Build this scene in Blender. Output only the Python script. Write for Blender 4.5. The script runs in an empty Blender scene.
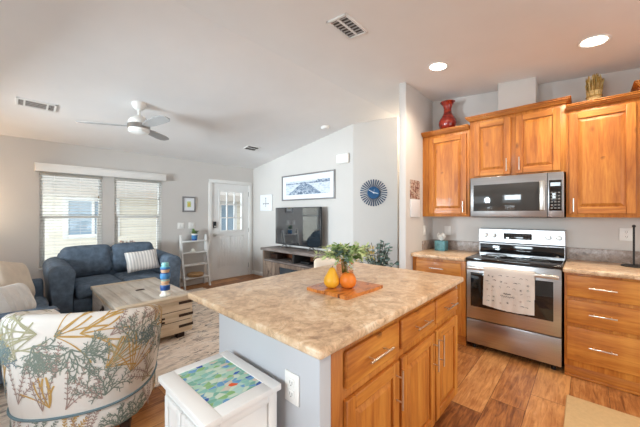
import bpy, bmesh, math, random
from mathutils import Vector, Matrix, noise
random.seed(11)
R = math.radians
PI = math.pi
sc = bpy.context.scene
C = sc.collection

# ------------------------------------------------------------------ camera, world, light, exposure
CAM_H = 1.36
YAW = 42.7
cam_d = bpy.data.cameras.new('camera')
cam_d.sensor_width = 36
cam_d.lens = 36 * 288 / 640
cam_d.shift_y = 0.5 / 640
cam_d.clip_start = 0.02
cam = bpy.data.objects.new('camera', cam_d)
C.objects.link(cam)
cam.location = (0, 0, CAM_H)
cam.rotation_euler = (R(90), 0, R(YAW - 90))
sc.camera = cam

sc.view_settings.view_transform = 'Standard'
sc.view_settings.look = 'None'
sc.view_settings.gamma = 1
sc.view_settings.exposure = 0.29
try:
    sc.view_settings.use_curve_mapping = False
except Exception:
    pass

w = bpy.data.worlds.new('world')
sc.world = w
w.use_nodes = True
w.node_tree.nodes['Background'].inputs[0].default_value = (0.86, 0.93, 1.0, 1)
w.node_tree.nodes['Background'].inputs[1].default_value = 1.4

def area(name, loc, rot, sx, sy, power, col):
    d = bpy.data.lights.new(name, 'AREA')
    d.shape = 'RECTANGLE'
    d.size = sx
    d.size_y = sy
    d.energy = power
    d.color = col
    o = bpy.data.objects.new(name, d)
    C.objects.link(o)
    o.location = loc
    o.rotation_euler = rot
    return o

DAY = (0.90, 0.95, 1.0)
area('daylight_left_window', (-3.6, 3.35, 1.35), (0, R(-90), 0), 1.1, 1.7, 480, (0.80, 0.91, 1.0))
area('rear_fill_light', (0.9, -2.95, 1.15), (R(90), 0, 0), 2.8, 2.1, 44, (0.97, 0.97, 0.97))  # fill light added behind the camera, shining in through the rear opening
area('daylight_far_window', (1.3, 7.7, -0.15), (R(-118), 0, 0), 4.5, 0.6, 110, (0.84, 0.93, 1.0))
area('side_fill_light', (-2.1, 1.0, 1.75), (0, R(-74), 0), 0.9, 1.3, 64, (0.84, 0.93, 1.0))  # fill light added to brighten the island end, side cabinet and armchair

# ------------------------------------------------------------------ materials
def srgb(r, g, b):
    f = lambda c: c / 12.92 if c <= 0.04045 else ((c + 0.055) / 1.055) ** 2.4
    return (f(r / 255), f(g / 255), f(b / 255), 1)

class NT:
    def __init__(s, name):
        s.m = bpy.data.materials.new(name)
        s.m.use_nodes = True
        s.t = s.m.node_tree
        s.b = s.t.nodes['Principled BSDF']
    def n(s, typ, **kw):
        x = s.t.nodes.new(typ)
        for k, v in kw.items():
            setattr(x, k, v)
        return x
    def l(s, a, b):
        s.t.links.new(a, b)
    def coord(s, scale=(1, 1, 1), rot=(0, 0, 0), world=False):
        if world:
            g = s.n('ShaderNodeNewGeometry').outputs['Position']
        else:
            g = s.n('ShaderNodeTexCoord').outputs['Object']
        mp = s.n('ShaderNodeMapping')
        mp.inputs['Scale'].default_value = scale
        mp.inputs['Rotation'].default_value = rot
        s.l(g, mp.inputs['Vector'])
        return mp.outputs['Vector']
    def noise(s, vec, scale, detail=4, rough=.55, dist=0):
        x = s.n('ShaderNodeTexNoise')
        x.inputs['Scale'].default_value = scale
        x.inputs['Detail'].default_value = detail
        x.inputs['Roughness'].default_value = rough
        x.inputs['Distortion'].default_value = dist
        s.l(vec, x.inputs['Vector'])
        return x.outputs['Fac']
    def ramp(s, fac, stops, mode='LINEAR'):
        x = s.n('ShaderNodeValToRGB')
        x.color_ramp.interpolation = mode
        e = x.color_ramp.elements
        e[0].position, e[0].color = stops[0]
        e[1].position, e[1].color = stops[-1]
        for p, c in stops[1:-1]:
            q = e.new(p)
            q.color = c
        s.l(fac, x.inputs['Fac'])
        return x.outputs['Color']
    def mix(s, fac, a, b, mode='MIX'):
        x = s.n('ShaderNodeMix', data_type='RGBA', blend_type=mode)
        for sock, v in ((x.inputs['Factor'], fac), (x.inputs['A'], a), (x.inputs['B'], b)):
            pass
        def put(sock, v):
            if isinstance(v, (int, float, tuple)):
                sock.default_value = v
            else:
                s.l(v, sock)
        put(x.inputs[0], fac)
        put(x.inputs[6], a)
        put(x.inputs[7], b)
        return x.outputs[2]
    def math(s, op, a, b=0.0):
        x = s.n('ShaderNodeMath', operation=op)
        for i, v in enumerate((a, b)):
            if isinstance(v, (int, float)):
                x.inputs[i].default_value = v
            else:
                s.l(v, x.inputs[i])
        return x.outputs[0]
    def col(s, c):
        if isinstance(c, tuple):
            s.b.inputs['Base Color'].default_value = c
        else:
            s.l(c, s.b.inputs['Base Color'])
    def bump(s, fac, strength=.2, dist=.01):
        x = s.n('ShaderNodeBump')
        x.inputs['Strength'].default_value = strength
        x.inputs['Distance'].default_value = dist
        s.l(fac, x.inputs['Height'])
        s.l(x.outputs['Normal'], s.b.inputs['Normal'])
    def set(s, rough=.5, metal=0, spec=.5, coat=0):
        s.b.inputs['Roughness'].default_value = rough
        s.b.inputs['Metallic'].default_value = metal
        s.b.inputs['Specular IOR Level'].default_value = spec
        s.b.inputs['Coat Weight'].default_value = coat
        return s.m

def paint(name, c, rough=.6, bscale=0, bstr=.1, var=.04, metal=0, vscale=3, spec=.4, world=False):
    t = NT(name)
    v = t.coord(world=world)
    f = t.noise(v, vscale, 3)
    a = tuple(max(0, x * (1 - var)) for x in c[:3]) + (1,)
    b = tuple(min(1, x * (1 + var)) for x in c[:3]) + (1,)
    t.col(t.ramp(f, [(0.3, a), (0.7, b)]))
    if bscale:
        t.bump(t.noise(v, bscale, 4), bstr, .004)
    return t.set(rough, metal, spec)

def glow(name, c, strength):
    t = NT(name)
    t.col(c)
    t.b.inputs['Emission Color'].default_value = c
    t.b.inputs['Emission Strength'].default_value = strength
    return t.m

def wood(name, dark, mid, light, scale=(14, 14, 1.3), rough=.46, knots=True, coat=.06):
    t = NT(name)
    v = t.coord(scale)
    big = t.noise(t.coord((2.5, 2.5, .5)), 1.7, 3, .5)
    g = t.noise(v, 1.6, 6, .6, .6)
    fine = t.noise(t.coord(tuple(s * 5 for s in scale)), 1.5, 3)
    f = t.math('ADD', t.math('MULTIPLY', g, .6), t.math('MULTIPLY', big, .4))
    c = t.ramp(f, [(.36, dark), (.5, mid), (.64, light)])
    c = t.mix(.2, c, t.ramp(fine, [(.3, dark), (.7, light)]))
    if knots:
        vo = t.n('ShaderNodeTexVoronoi')
        vo.inputs['Scale'].default_value = 1.0
        k = (5.5, 5.5, 3.2) if scale[2] < scale[0] else (3.2, 5.5, 5.5)
        t.l(t.coord(k), vo.inputs['Vector'])
        kd = t.ramp(vo.outputs['Distance'], [(.04, (1, 1, 1, 1)), (.13, (0, 0, 0, 1))])
        gate = t.math('GREATER_THAN', t.noise(t.coord((3, 3, 3)), 1.3, 1), .5)
        c = t.mix(t.math('MULTIPLY', t.math('MULTIPLY', kd, gate), .75), c, tuple(x * .35 for x in dark[:3]) + (1,))
    t.col(c)
    t.bump(g, .04, .002)
    return t.set(rough, 0, .5, coat)

m = {}
m['wall'] = paint('greige_paint', srgb(208, 203, 198), .75, 90, .06, .015, world=True)
m['ceiling'] = paint('white_ceiling_texture', srgb(236, 234, 233), .7, 45, .16, .015, world=True)
m['white'] = paint('white_paint', srgb(232, 230, 227), .42)
m['trim'] = paint('white_trim_paint', srgb(234, 232, 228), .4)
m['panelgrey'] = paint('pale_grey_paint', srgb(190, 192, 196), .6, 90, .05, .015)
m['cab_v'] = wood('honey_alder_upright', srgb(144, 74, 20), srgb(187, 113, 41), srgb(213, 146, 62))
m['cab_h'] = wood('honey_alder_lengthwise', srgb(144, 74, 20), srgb(187, 113, 41), srgb(213, 146, 62), (1.3, 14, 14))
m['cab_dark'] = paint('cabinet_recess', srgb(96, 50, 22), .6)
m['steel_pull'] = paint('brushed_nickel', (.72, .69, .64, 1), .28, metal=1)
m['black'] = paint('black_plastic', (.012, .012, .013, 1), .35)
m['black_matte'] = paint('black_metal', (.02, .02, .02, 1), .5)
m['navy'] = paint('slate_blue_upholstery', srgb(97, 111, 127), .95, 260, .35, .24, vscale=16, spec=.15)
m['leg_dark'] = paint('dark_wood_leg', srgb(48, 32, 26), .4)
m['cream_fab'] = paint('cream_fabric', srgb(222, 205, 186), .95, 160, .3, .06, vscale=14, spec=.1)
m['white_fab'] = paint('white_fabric', srgb(230, 226, 221), .95, 160, .3, .05, vscale=14, spec=.1)
m['grey_stripe'] = paint('grey_stripe_fabric', srgb(196, 192, 190), .95)
m['chair_fab'] = paint('ivory_print_cloth', srgb(238, 234, 228), .9, 300, .2, .03, spec=.15)
m['p_sage'] = paint('print_sage', srgb(134, 146, 136), .9)
m['p_must'] = paint('print_mustard', srgb(200, 162, 96), .9)
m['p_mauve'] = paint('print_mauve', srgb(172, 150, 142), .9)
m['p_teal'] = paint('print_teal', srgb(112, 134, 142), .9)
m['p_olive'] = paint('print_pale_olive', srgb(176, 172, 142), .9)
m['soil'] = paint('dark_soil', srgb(50, 38, 30), .9)
m['leaf'] = paint('green_leaf', srgb(122, 152, 82), .5, var=.25, vscale=30)
m['leaf_pale'] = paint('pale_green_leaf', srgb(192, 206, 148), .5, var=.2, vscale=30)
m['euca'] = paint('eucalyptus_leaf', srgb(128, 150, 140), .6, var=.3, vscale=25)
m['stem'] = paint('brown_stem', srgb(92, 80, 58), .7)
m['petal'] = paint('white_petal', srgb(240, 238, 228), .6)
m['petal_y'] = paint('yellow_petal', srgb(214, 190, 96), .6)
m['petal_p'] = paint('pink_petal', srgb(214, 170, 158), .6)
m['pear'] = paint('yellow_pear_skin', srgb(238, 176, 48), .42, 60, .05, .12, vscale=12)
m['orange'] = paint('orange_fruit_skin', srgb(232, 128, 42), .42, 120, .12, .12, vscale=14)
m['straw'] = paint('dried_straw', srgb(168, 138, 74), .8, var=.3, vscale=60)
m['straw_pale'] = paint('pale_dried_straw', srgb(204, 180, 126), .8, var=.2, vscale=60)
m['red_glaze'] = (lambda t: (t.col(t.ramp(t.noise(t.coord((1, 1, 2)), 9, 4, .6, 1.2), [(.3, srgb(70, 14, 10)), (.52, srgb(150, 34, 20)), (.72, srgb(188, 70, 40))])), t.set(.18, 0, .5, .5))[1])(NT('red_glazed_ceramic'))
m['teal_box'] = paint('teal_card', srgb(92, 142, 150), .5, var=.35, vscale=40)
m['tissue'] = paint('white_tissue', srgb(240, 238, 234), .8)
m['basket'] = paint('woven_tan_basket', srgb(196, 156, 112), .8, 120, .5, .15, vscale=50)
m['plate'] = paint('white_switch_plastic', srgb(236, 234, 230), .35)
m['plate_slot'] = paint('grey_outlet_slot', srgb(120, 118, 116), .5)
m['rubber'] = paint('pale_rubber', srgb(220, 220, 220), .6)
m['vent_dark'] = paint('vent_recess', srgb(74, 66, 60), .7)
m['vent_grey'] = paint('vent_grey_louvre', srgb(168, 162, 158), .6)
m['barn'] = wood('grey_brown_barn_board', srgb(84, 74, 70), srgb(122, 110, 104), srgb(156, 144, 138), (12, 2.0, 12), .7, False, 0)
m['barn_v'] = wood('brown_barn_board_upright', srgb(78, 64, 56), srgb(122, 102, 88), srgb(160, 138, 120), (14, 14, 2), .7, False, 0)
m['table_top'] = wood('whitewashed_board', srgb(172, 158, 142), srgb(196, 184, 170), srgb(214, 204, 192), (16, 1.4, 16), .55, False, 0)
m['table_side'] = wood('pale_washed_board', srgb(176, 152, 124), srgb(204, 184, 158), srgb(222, 206, 184), (1.4, 16, 12), .6, False, 0)
m['table_grey'] = wood('greyed_board', srgb(140, 132, 126), srgb(176, 170, 166), srgb(200, 196, 192), (16, 1.4, 12), .6, False, 0)
m['iron'] = paint('aged_iron', srgb(72, 58, 50), .55, metal=.6)
m['mat'] = paint('beige_anti_fatigue_mat', srgb(206, 176, 130), .7, 220, .3, .05, vscale=40)
m['siding'] = None
m['blue_glass'] = paint('blue_grey_window_glass', srgb(150, 170, 186), .1)
m['blind'] = paint('white_blind_slat', srgb(186, 183, 176), .5)
m['fan_white'] = paint('fan_white', srgb(226, 222, 216), .4)
m['fan_blade'] = paint('fan_blade_silver', srgb(158, 156, 155), .4)
m['brushed'] = paint('brushed_steel_band', (.42, .40, .38, 1), .3, metal=1)
m['globe'] = paint('frosted_lamp_glass', srgb(236, 234, 230), .3)
m['can_glow'] = glow('recessed_lamp', (1, .90, .76, 1), 9)
m['shade'] = glow('lamp_shade', (1, .78, .52, 1), 1.2)
m['silver_frame'] = paint('silver_grey_frame', srgb(140, 138, 138), .35, metal=.4)
m['paper'] = paint('white_mat_board', srgb(232, 234, 238), .6)
m['ink'] = paint('black_ink', srgb(60, 60, 64), .6)
m['blue_clock'] = paint('blue_enamel', srgb(34, 84, 128), .4, var=.25, vscale=20)
m['blue_ray'] = paint('dark_blue_ray', srgb(26, 58, 92), .45, var=.3, vscale=30)
m['t_blue'] = paint('totem_blue', srgb(70, 128, 176), .35, var=.3, vscale=30)
m['t_deep'] = paint('totem_deep_blue', srgb(40, 76, 140), .35)
m['t_teal'] = paint('totem_teal', srgb(128, 186, 186), .35)
m['t_tan'] = paint('totem_tan', srgb(206, 168, 136), .45)

def steel():
    t = NT('brushed_stainless_steel')
    g = t.noise(t.coord((1, 1, 90)), 3, 3)
    t.col(t.ramp(g, [(.3, (.44, .44, .45, 1)), (.7, (.54, .54, .55, 1))]))
    t.bump(g, .03, .001)
    return t.set(.3, 1)
m['steel'] = steel()

def dark_glass(name, c, rough=.04):
    t = NT(name)
    t.col(t.ramp(t.noise(t.coord(), 2, 2), [(0, c), (1, tuple(x * 1.1 for x in c[:3]) + (1,))]))
    return t.set(rough, 0, .6, .3)
m['oven_glass'] = dark_glass('black_oven_glass', (.008, .008, .009, 1), .06)
m['mw_glass'] = dark_glass('dark_grey_microwave_glass', (.045, .045, .045, 1), .06)
m['tv_glass'] = dark_glass('tv_screen_glass', (.012, .018, .024, 1), .04)
m['tv_glass'].node_tree.nodes['Principled BSDF'].inputs['IOR'].default_value = 2.6
m['tv_glass'].node_tree.nodes['Principled BSDF'].inputs['Coat Weight'].default_value = 1
m['fire_glass'] = dark_glass('firebox_glass', (.05, .06, .07, 1), .08)

def clear_glass(name, tint, gloss=.06):
    t = NT(name)
    tr = t.n('ShaderNodeBsdfTransparent')
    tr.inputs[0].default_value = tint
    gl = t.n('ShaderNodeBsdfGlossy')
    gl.inputs['Roughness'].default_value = .02
    fr = t.n('ShaderNodeLayerWeight')
    fr.inputs[0].default_value = .5
    mx = t.n('ShaderNodeMixShader')
    t.l(t.math('ADD', t.math('MULTIPLY', t.math('POWER', fr.outputs['Facing'], 4.0), .45), gloss), mx.inputs[0])
    t.l(tr.outputs[0], mx.inputs[1])
    t.l(gl.outputs[0], mx.inputs[2])
    t.l(mx.outputs[0], t.t.nodes['Material Output'].inputs['Surface'])
    return t.m
m['pane'] = clear_glass('window_pane_glass', (.96, .98, .98, 1), .04)
m['jar'] = clear_glass('amber_tinted_glass', (.93, .80, .70, 1), .03)

def floor_mat():
    t = NT('rustic_wood_planks')
    g = t.n('ShaderNodeNewGeometry').outputs['Position']
    sp = t.n('ShaderNodeSeparateXYZ')
    t.l(g, sp.inputs[0])
    PW, PL = .216, 1.22
    yr = t.math('DIVIDE', t.math('SUBTRACT', sp.outputs[1], .305 - 20 * PW), PW)
    row = t.math('FLOOR', yr)
    wn = t.n('ShaderNodeTexWhiteNoise', noise_dimensions='1D')
    t.l(row, wn.inputs['W'])
    xr = t.math('ADD', t.math('DIVIDE', sp.outputs[0], PL), t.math('MULTIPLY', wn.outputs['Value'], 7))
    colm = t.math('FLOOR', xr)
    cid = t.n('ShaderNodeCombineXYZ')
    t.l(row, cid.inputs[0])
    t.l(colm, cid.inputs[1])
    w2 = t.n('ShaderNodeTexWhiteNoise', noise_dimensions='2D')
    t.l(cid.outputs[0], w2.inputs['Vector'])
    # grain, shifted per plank
    off = t.n('ShaderNodeVectorMath', operation='SCALE')
    t.l(w2.outputs['Color'], off.inputs[0])
    off.inputs['Scale'].default_value = 30
    ad = t.n('ShaderNodeVectorMath', operation='ADD')
    t.l(g, ad.inputs[0])
    t.l(off.outputs[0], ad.inputs[1])
    mp = t.n('ShaderNodeMapping')
    mp.inputs['Scale'].default_value = (2.3, 20, 1)
    t.l(ad.outputs[0], mp.inputs['Vector'])
    gr = t.noise(mp.outputs[0], 2.2, 7, .62, .8)
    mp2 = t.n('ShaderNodeMapping')
    mp2.inputs['Scale'].default_value = (3.2, 5, 1)
    t.l(ad.outputs[0], mp2.inputs['Vector'])
    blot = t.noise(mp2.outputs[0], 1.6, 4, .6)
    f = t.math('ADD', t.math('MULTIPLY', w2.outputs['Value'], .24), t.math('ADD', t.math('MULTIPLY', gr, .58), t.math('MULTIPLY', blot, .28)))
    c = t.ramp(f, [(.30, srgb(72, 40, 24)), (.43, srgb(122, 72, 40)), (.56, srgb(172, 112, 62)), (.74, srgb(214, 156, 98))])
    # joints
    def edge(v, width):
        fr = t.math('FRACT', v)
        d = t.math('MINIMUM', fr, t.math('SUBTRACT', 1, fr))
        return t.math('LESS_THAN', d, width)
    j = t.math('MAXIMUM', edge(yr, .008), edge(xr, .0016))
    c = t.mix(t.math('MULTIPLY', j, .75), c, srgb(44, 28, 20))
    t.col(c)
    t.bump(gr, .05, .003)
    return t.set(.38, 0, .45)
m['floor'] = floor_mat()

def counter_mat():
    t = NT('beige_brown_laminate')
    v = t.coord(world=True)
    a = t.noise(v, 7, 6, .65, 1.4)
    b = t.noise(v, 24, 5, .65, .8)
    d = t.noise(v, 3, 3, .5, .5)
    f = t.math('ADD', t.math('MULTIPLY', a, .5), t.math('ADD', t.math('MULTIPLY', b, .38), t.math('MULTIPLY', d, .12)))
    c = t.ramp(f, [(.31, srgb(140, 108, 84)), (.42, srgb(188, 154, 122)), (.51, srgb(216, 184, 148)), (.60, srgb(232, 210, 182)), (.69, srgb(186, 168, 150))])
    vein = t.ramp(t.noise(v, 5, 5, .6, 2.2), [(.485, (0, 0, 0, 1)), (.5, (1, 1, 1, 1)), (.515, (0, 0, 0, 1))])
    c = t.mix(t.math('MULTIPLY', vein, .35), c, srgb(110, 84, 66))
    t.col(c)
    return t.set(.3, 0, .45)
m['counter'] = counter_mat()

def splash_mat():
    t = NT('grey_brown_laminate')
    v = t.coord(world=True)
    f = t.math('ADD', t.math('MULTIPLY', t.noise(v, 9, 6, .65, 1.4), .5), t.math('MULTIPLY', t.noise(v, 26, 5, .65, .8), .5))
    t.col(t.ramp(f, [(.34, srgb(104, 88, 78)), (.5, srgb(158, 142, 132)), (.66, srgb(190, 178, 170))]))
    return t.set(.3)
m['splash'] = splash_mat()

def rug_mat():
    t = NT('distressed_rug_pile')
    v = t.coord((1.0, 3.2, 1), world=True)
    a = t.noise(v, 2.6, 8, .7, 1.2)
    b = t.noise(t.coord((1.5, 5, 1), world=True), 5, 7, .72, .8)
    c = t.ramp(a, [(.35, srgb(172, 160, 154)), (.46, srgb(224, 206, 190)), (.58, srgb(238, 224, 210)), (.7, srgb(190, 182, 182))])
    d = t.ramp(b, [(.54, (0, 0, 0, 1)), (.60, (1, 1, 1, 1))])
    gate = t.ramp(t.noise(t.coord(world=True), .9, 2), [(.38, (0, 0, 0, 1)), (.52, (1, 1, 1, 1))])
    c = t.mix(t.math('MULTIPLY', t.math('MULTIPLY', d, gate), .8), c, srgb(70, 62, 64))
    t.col(c)
    t.bump(t.noise(t.coord(world=True), 300, 2), .2, .004)
    return t.set(.95, 0, .1)
m['rug'] = rug_mat()

def mosaic_mat():
    t = NT('sea_glass_mosaic')
    v = t.coord((1, 1.5, 1))
    vo = t.n('ShaderNodeTexVoronoi')
    vo.inputs['Scale'].default_value = 37
    t.l(v, vo.inputs['Vector'])
    se = t.n('ShaderNodeSeparateColor')
    t.l(vo.outputs['Color'], se.inputs[0])
    c = t.ramp(se.outputs[0], [(0, srgb(120, 176, 156)), (.14, srgb(168, 208, 184)), (.30, srgb(136, 190, 178)), (.46, srgb(200, 218, 200)), (.60, srgb(136, 184, 122)), (.69, srgb(104, 156, 200)), (.77, srgb(52, 92, 172)), (.83, srgb(212, 196, 180)), (.92, srgb(176, 210, 202)), (.985, srgb(226, 92, 52))], 'CONSTANT')
    ve = t.n('ShaderNodeTexVoronoi', feature='DISTANCE_TO_EDGE')
    ve.inputs['Scale'].default_value = 37
    t.l(v, ve.inputs['Vector'])
    c = t.mix(t.ramp(ve.outputs['Distance'], [(.02, (.55, .55, .55, 1)), (.09, (0, 0, 0, 1))]), c, srgb(176, 200, 184))
    t.col(c)
    t.bump(ve.outputs['Distance'], .4, .004)
    return t.set(.15, 0, .5)
m['mosaic'] = mosaic_mat()

def siding_mat():
    t = NT('cream_lap_siding')
    g = t.n('ShaderNodeNewGeometry').outputs['Position']
    sp = t.n('ShaderNodeSeparateXYZ')
    t.l(g, sp.inputs[0])
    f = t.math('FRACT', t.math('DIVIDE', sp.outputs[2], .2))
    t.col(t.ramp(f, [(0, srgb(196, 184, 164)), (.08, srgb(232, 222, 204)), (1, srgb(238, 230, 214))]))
    return t.set(.8)
m['siding'] = siding_mat()
m['eave'] = paint('grey_brown_eave', srgb(196, 184, 172), .7)
m['gravel'] = paint('grey_gravel', srgb(160, 152, 142), .9, 40, .5, .2, vscale=30)

def drawing_mat():
    t = NT('blue_mountain_drawing')
    v = t.coord((1, 1, 2))
    f = t.noise(v, 16, 6, .7, 1.0)
    t.col(t.ramp(f, [(.38, srgb(70, 88, 112)), (.5, srgb(128, 146, 168)), (.6, srgb(206, 214, 224))]))
    return t.set(.5)
m['drawing'] = drawing_mat()
def sky_draw():
    t = NT('pale_sky_drawing')
    f = t.noise(t.coord((1, 1, 3)), 10, 5, .65)
    t.col(t.ramp(f, [(.4, srgb(190, 202, 216)), (.55, srgb(222, 228, 236)), (.7, srgb(150, 164, 184))]))
    return t.set(.5)
m['drawsky'] = sky_draw()
def photo_mat():
    t = NT('bird_picture')
    f = t.noise(t.coord(), 22, 4, .6, .5)
    t.col(t.ramp(f, [(.38, srgb(96, 52, 50)), (.47, srgb(150, 112, 100)), (.55, srgb(214, 200, 188)), (.64, srgb(80, 58, 52))]))
    return t.set(.4)
m['calpic'] = photo_mat()
def towel_mat():
    t = NT('printed_tea_towel_cloth')
    f = t.noise(t.coord(), 5, 3)
    t.col(t.ramp(f, [(.3, srgb(208, 198, 190)), (.7, srgb(224, 216, 208))]))
    t.bump(t.noise(t.coord(), 300, 2), .2, .002)
    return t.set(.9, 0, .1)
m['towel'] = towel_mat()

# ------------------------------------------------------------------ mesh helpers
class MB:
    def __init__(s):
        s.bm = bmesh.new()
        s.mats = []
    def mi(s, mat):
        mat = m[mat] if isinstance(mat, str) else mat
        if mat not in s.mats:
            s.mats.append(mat)
        return s.mats.index(mat)
    def take(s, tb, mat, M=None):
        k = s.mi(mat)
        mp = {}
        for v in tb.verts:
            mp[v] = s.bm.verts.new(M @ v.co if M else v.co)
        for f in tb.faces:
            try:
                g = s.bm.faces.new([mp[v] for v in f.verts])
                g.material_index = k
            except ValueError:
                pass
        tb.free()
        return s
    def box(s, x0, x1, y0, y1, z0, z1, mat, r=0, seg=2, M=None):
        tb = bmesh.new()
        bmesh.ops.create_cube(tb, size=1)
        x0, x1 = min(x0, x1), max(x0, x1)
        y0, y1 = min(y0, y1), max(y0, y1)
        z0, z1 = min(z0, z1), max(z0, z1)
        for v in tb.verts:
            v.co = Vector(((x0 + x1) / 2 + v.co.x * (x1 - x0), (y0 + y1) / 2 + v.co.y * (y1 - y0), (z0 + z1) / 2 + v.co.z * (z1 - z0)))
        if r > 0:
            r = min(r, .49 * min(x1 - x0, y1 - y0, z1 - z0))
            bmesh.ops.bevel(tb, geom=tb.edges[:], offset=r, segments=seg, profile=.5, affect='EDGES')
        return s.take(tb, mat, M)
    def puff(s, x0, x1, y0, y1, z0, z1, mat, r=.06, bulge=(0, 0, .03), n=12, M=None, wob=0):
        tb = bmesh.new()
        bmesh.ops.create_cube(tb, size=2)
        bmesh.ops.subdivide_edges(tb, edges=tb.edges[:], cuts=n, use_grid_fill=True)
        h = Vector(((x1 - x0) / 2, (y1 - y0) / 2, (z1 - z0) / 2))
        c = Vector(((x1 + x0) / 2, (y1 + y0) / 2, (z1 + z0) / 2))
        r = min(r, .98 * min(h))
        for v in tb.verts:
            p = Vector((math.sin(v.co[i] * PI / 2) if abs(v.co[i]) < .9999 else v.co[i] for i in range(3)))
            u = p.copy()
            q = Vector((p[i] * h[i] for i in range(3)))
            core = Vector((max(-(h[i] - r), min(h[i] - r, q[i])) for i in range(3)))
            d = q - core
            if d.length > 1e-6:
                q = core + d.normalized() * r
            for i in range(3):
                j, k = (i + 1) % 3, (i + 2) % 3
                q[i] += bulge[i] * u[i] * (1 - u[j] ** 2) * (1 - u[k] ** 2)
            if wob:
                q += noise.noise_vector(q * 7 + c) * wob
            v.co = q + c
        return s.take(tb, mat, M)
    def cyl(s, p0, p1, r0, r1, mat, n=16):
        p0, p1 = Vector(p0), Vector(p1)
        tb = bmesh.new()
        d = p1 - p0
        bmesh.ops.create_cone(tb, cap_ends=True, segments=n, radius1=r0, radius2=r1, depth=d.length)
        M = Matrix.Translation((p0 + p1) / 2) @ d.to_track_quat('Z', 'Y').to_matrix().to_4x4()
        return s.take(tb, mat, M)
    def tube(s, pts, r, mat, n=8):
        pts = [Vector(p) for p in pts]
        tb = bmesh.new()
        rings = []
        up = Vector((0, 0, 1))
        for i, p in enumerate(pts):
            d = (pts[min(i + 1, len(pts) - 1)] - pts[max(i - 1, 0)]).normalized()
            a = d.cross(up)
            if a.length < 1e-3:
                a = d.cross(Vector((1, 0, 0)))
            a.normalize()
            b = d.cross(a)
            rr = r[i] if isinstance(r, (list, tuple)) else r
            rings.append([tb.verts.new(p + a * rr * math.cos(2 * PI * k / n) + b * rr * math.sin(2 * PI * k / n)) for k in range(n)])
        for A, B in zip(rings, rings[1:]):
            for k in range(n):
                tb.faces.new((A[k], A[(k + 1) % n], B[(k + 1) % n], B[k]))
        tb.faces.new(rings[0][::-1])
        tb.faces.new(rings[-1])
        return s.take(tb, mat)
    def lathe(s, prof, mat, n=28, M=None, mats=None):
        rings = []
        bm = s.bm
        for (r, z) in prof:
            ring = []
            for k in range(n):
                co = Vector((r * math.cos(2 * PI * k / n), r * math.sin(2 * PI * k / n), z))
                ring.append(bm.verts.new(M @ co if M else co))
            rings.append(ring)
        for i, (A, B) in enumerate(zip(rings, rings[1:])):
            k_ = s.mi(mats[i] if mats else mat)
            for k in range(n):
                f = bm.faces.new((A[k], A[(k + 1) % n], B[(k + 1) % n], B[k]))
                f.material_index = k_
        for ring, rev, q in ((rings[0], True, 0), (rings[-1], False, -1)):
            f = bm.faces.new(ring[::-1] if rev else ring)
            f.material_index = s.mi(mats[q] if mats else mat)
        return s
    def prism(s, poly, a0, a1, mat, axis='Z', M=None):
        """polygon extruded along an axis; poly coordinates are the other two axes in order"""
        def P(p, a):
            q = {'Z': (p[0], p[1], a), 'Y': (p[0], a, p[1]), 'X': (a, p[0], p[1])}[axis]
            q = Vector(q)
            return M @ q if M else q
        A = [s.bm.verts.new(P(p, a0)) for p in poly]
        B = [s.bm.verts.new(P(p, a1)) for p in poly]
        k = s.mi(mat)
        fs = [s.bm.faces.new(A[::-1]), s.bm.faces.new(B)]
        n = len(poly)
        for i in range(n):
            fs.append(s.bm.faces.new((A[i], A[(i + 1) % n], B[(i + 1) % n], B[i])))
        for f in fs:
            f.material_index = k
        return s
    def leaf(s, p, d, nrm, L, W, mat, curl=.15):
        d = Vector(d).normalized()
        nrm = Vector(nrm)
        sd = d.cross(nrm)
        if sd.length < 1e-4:
            sd = d.cross(Vector((1, .3, .2)))
        sd.normalize()
        up = sd.cross(d)
        k = s.mi(mat)
        p = Vector(p)
        prof = [(0, .06), (.25, .8), (.5, 1), (.78, .7), (1, .05)]
        Lf, Rt, Md = [], [], []
        for (t, wd) in prof:
            c = p + d * L * t + up * (-curl * L * t * t)
            Md.append(s.bm.verts.new(c - up * .06 * W))
            Lf.append(s.bm.verts.new(c + sd * W * .5 * wd))
            Rt.append(s.bm.verts.new(c - sd * W * .5 * wd))
        for i in range(len(prof) - 1):
            for a, b in ((Lf, Md), (Md, Rt)):
                f = s.bm.faces.new((a[i], b[i], b[i + 1], a[i + 1]))
                f.material_index = k
        return s
    def build(s, name, parent=None, origin=None, world=True, angle=38, flat=False):
        me = bpy.data.meshes.new(name)
        bmesh.ops.recalc_face_normals(s.bm, faces=s.bm.faces[:])
        s.bm.to_mesh(me)
        s.bm.free()
        for mat in s.mats:
            me.materials.append(mat)
        if not flat and len(me.polygons):
            me.polygons.foreach_set('use_smooth', [True] * len(me.polygons))
            me.set_sharp_from_angle(angle=R(angle))
        o = bpy.data.objects.new(name, me)
        C.objects.link(o)
        if parent is not None:
            o.parent = parent
            Wm[o] = Wm[parent]
            if world:
                me.transform(Wm[parent].inverted())
        else:
            Wm[o] = Matrix.Identity(4)
            if origin:
                Wm[o] = Matrix.Translation(origin)
                o.location = origin
                if world:
                    me.transform(Matrix.Translation(origin).inverted())
        me.update()
        return o
Wm = {}

def tag(o, label=None, cat=None, group=None, kind=None):
    if label: o['label'] = label
    if cat: o['category'] = cat
    if group: o['group'] = group
    if kind: o['kind'] = kind
    return o

def thing(name, label, cat, loc=(0, 0, 0), rz=0, group=None, kind=None):
    o = bpy.data.objects.new(name, None)
    o.empty_display_size = .1
    C.objects.link(o)
    o.location = loc
    o.rotation_euler = (0, 0, rz)
    Wm[o] = Matrix.Translation(loc) @ Matrix.Rotation(rz, 4, 'Z')
    return tag(o, label, cat, group, kind)

def struct(o, label=None, cat=None):
    return tag(o, label, cat, None, 'structure')

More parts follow.
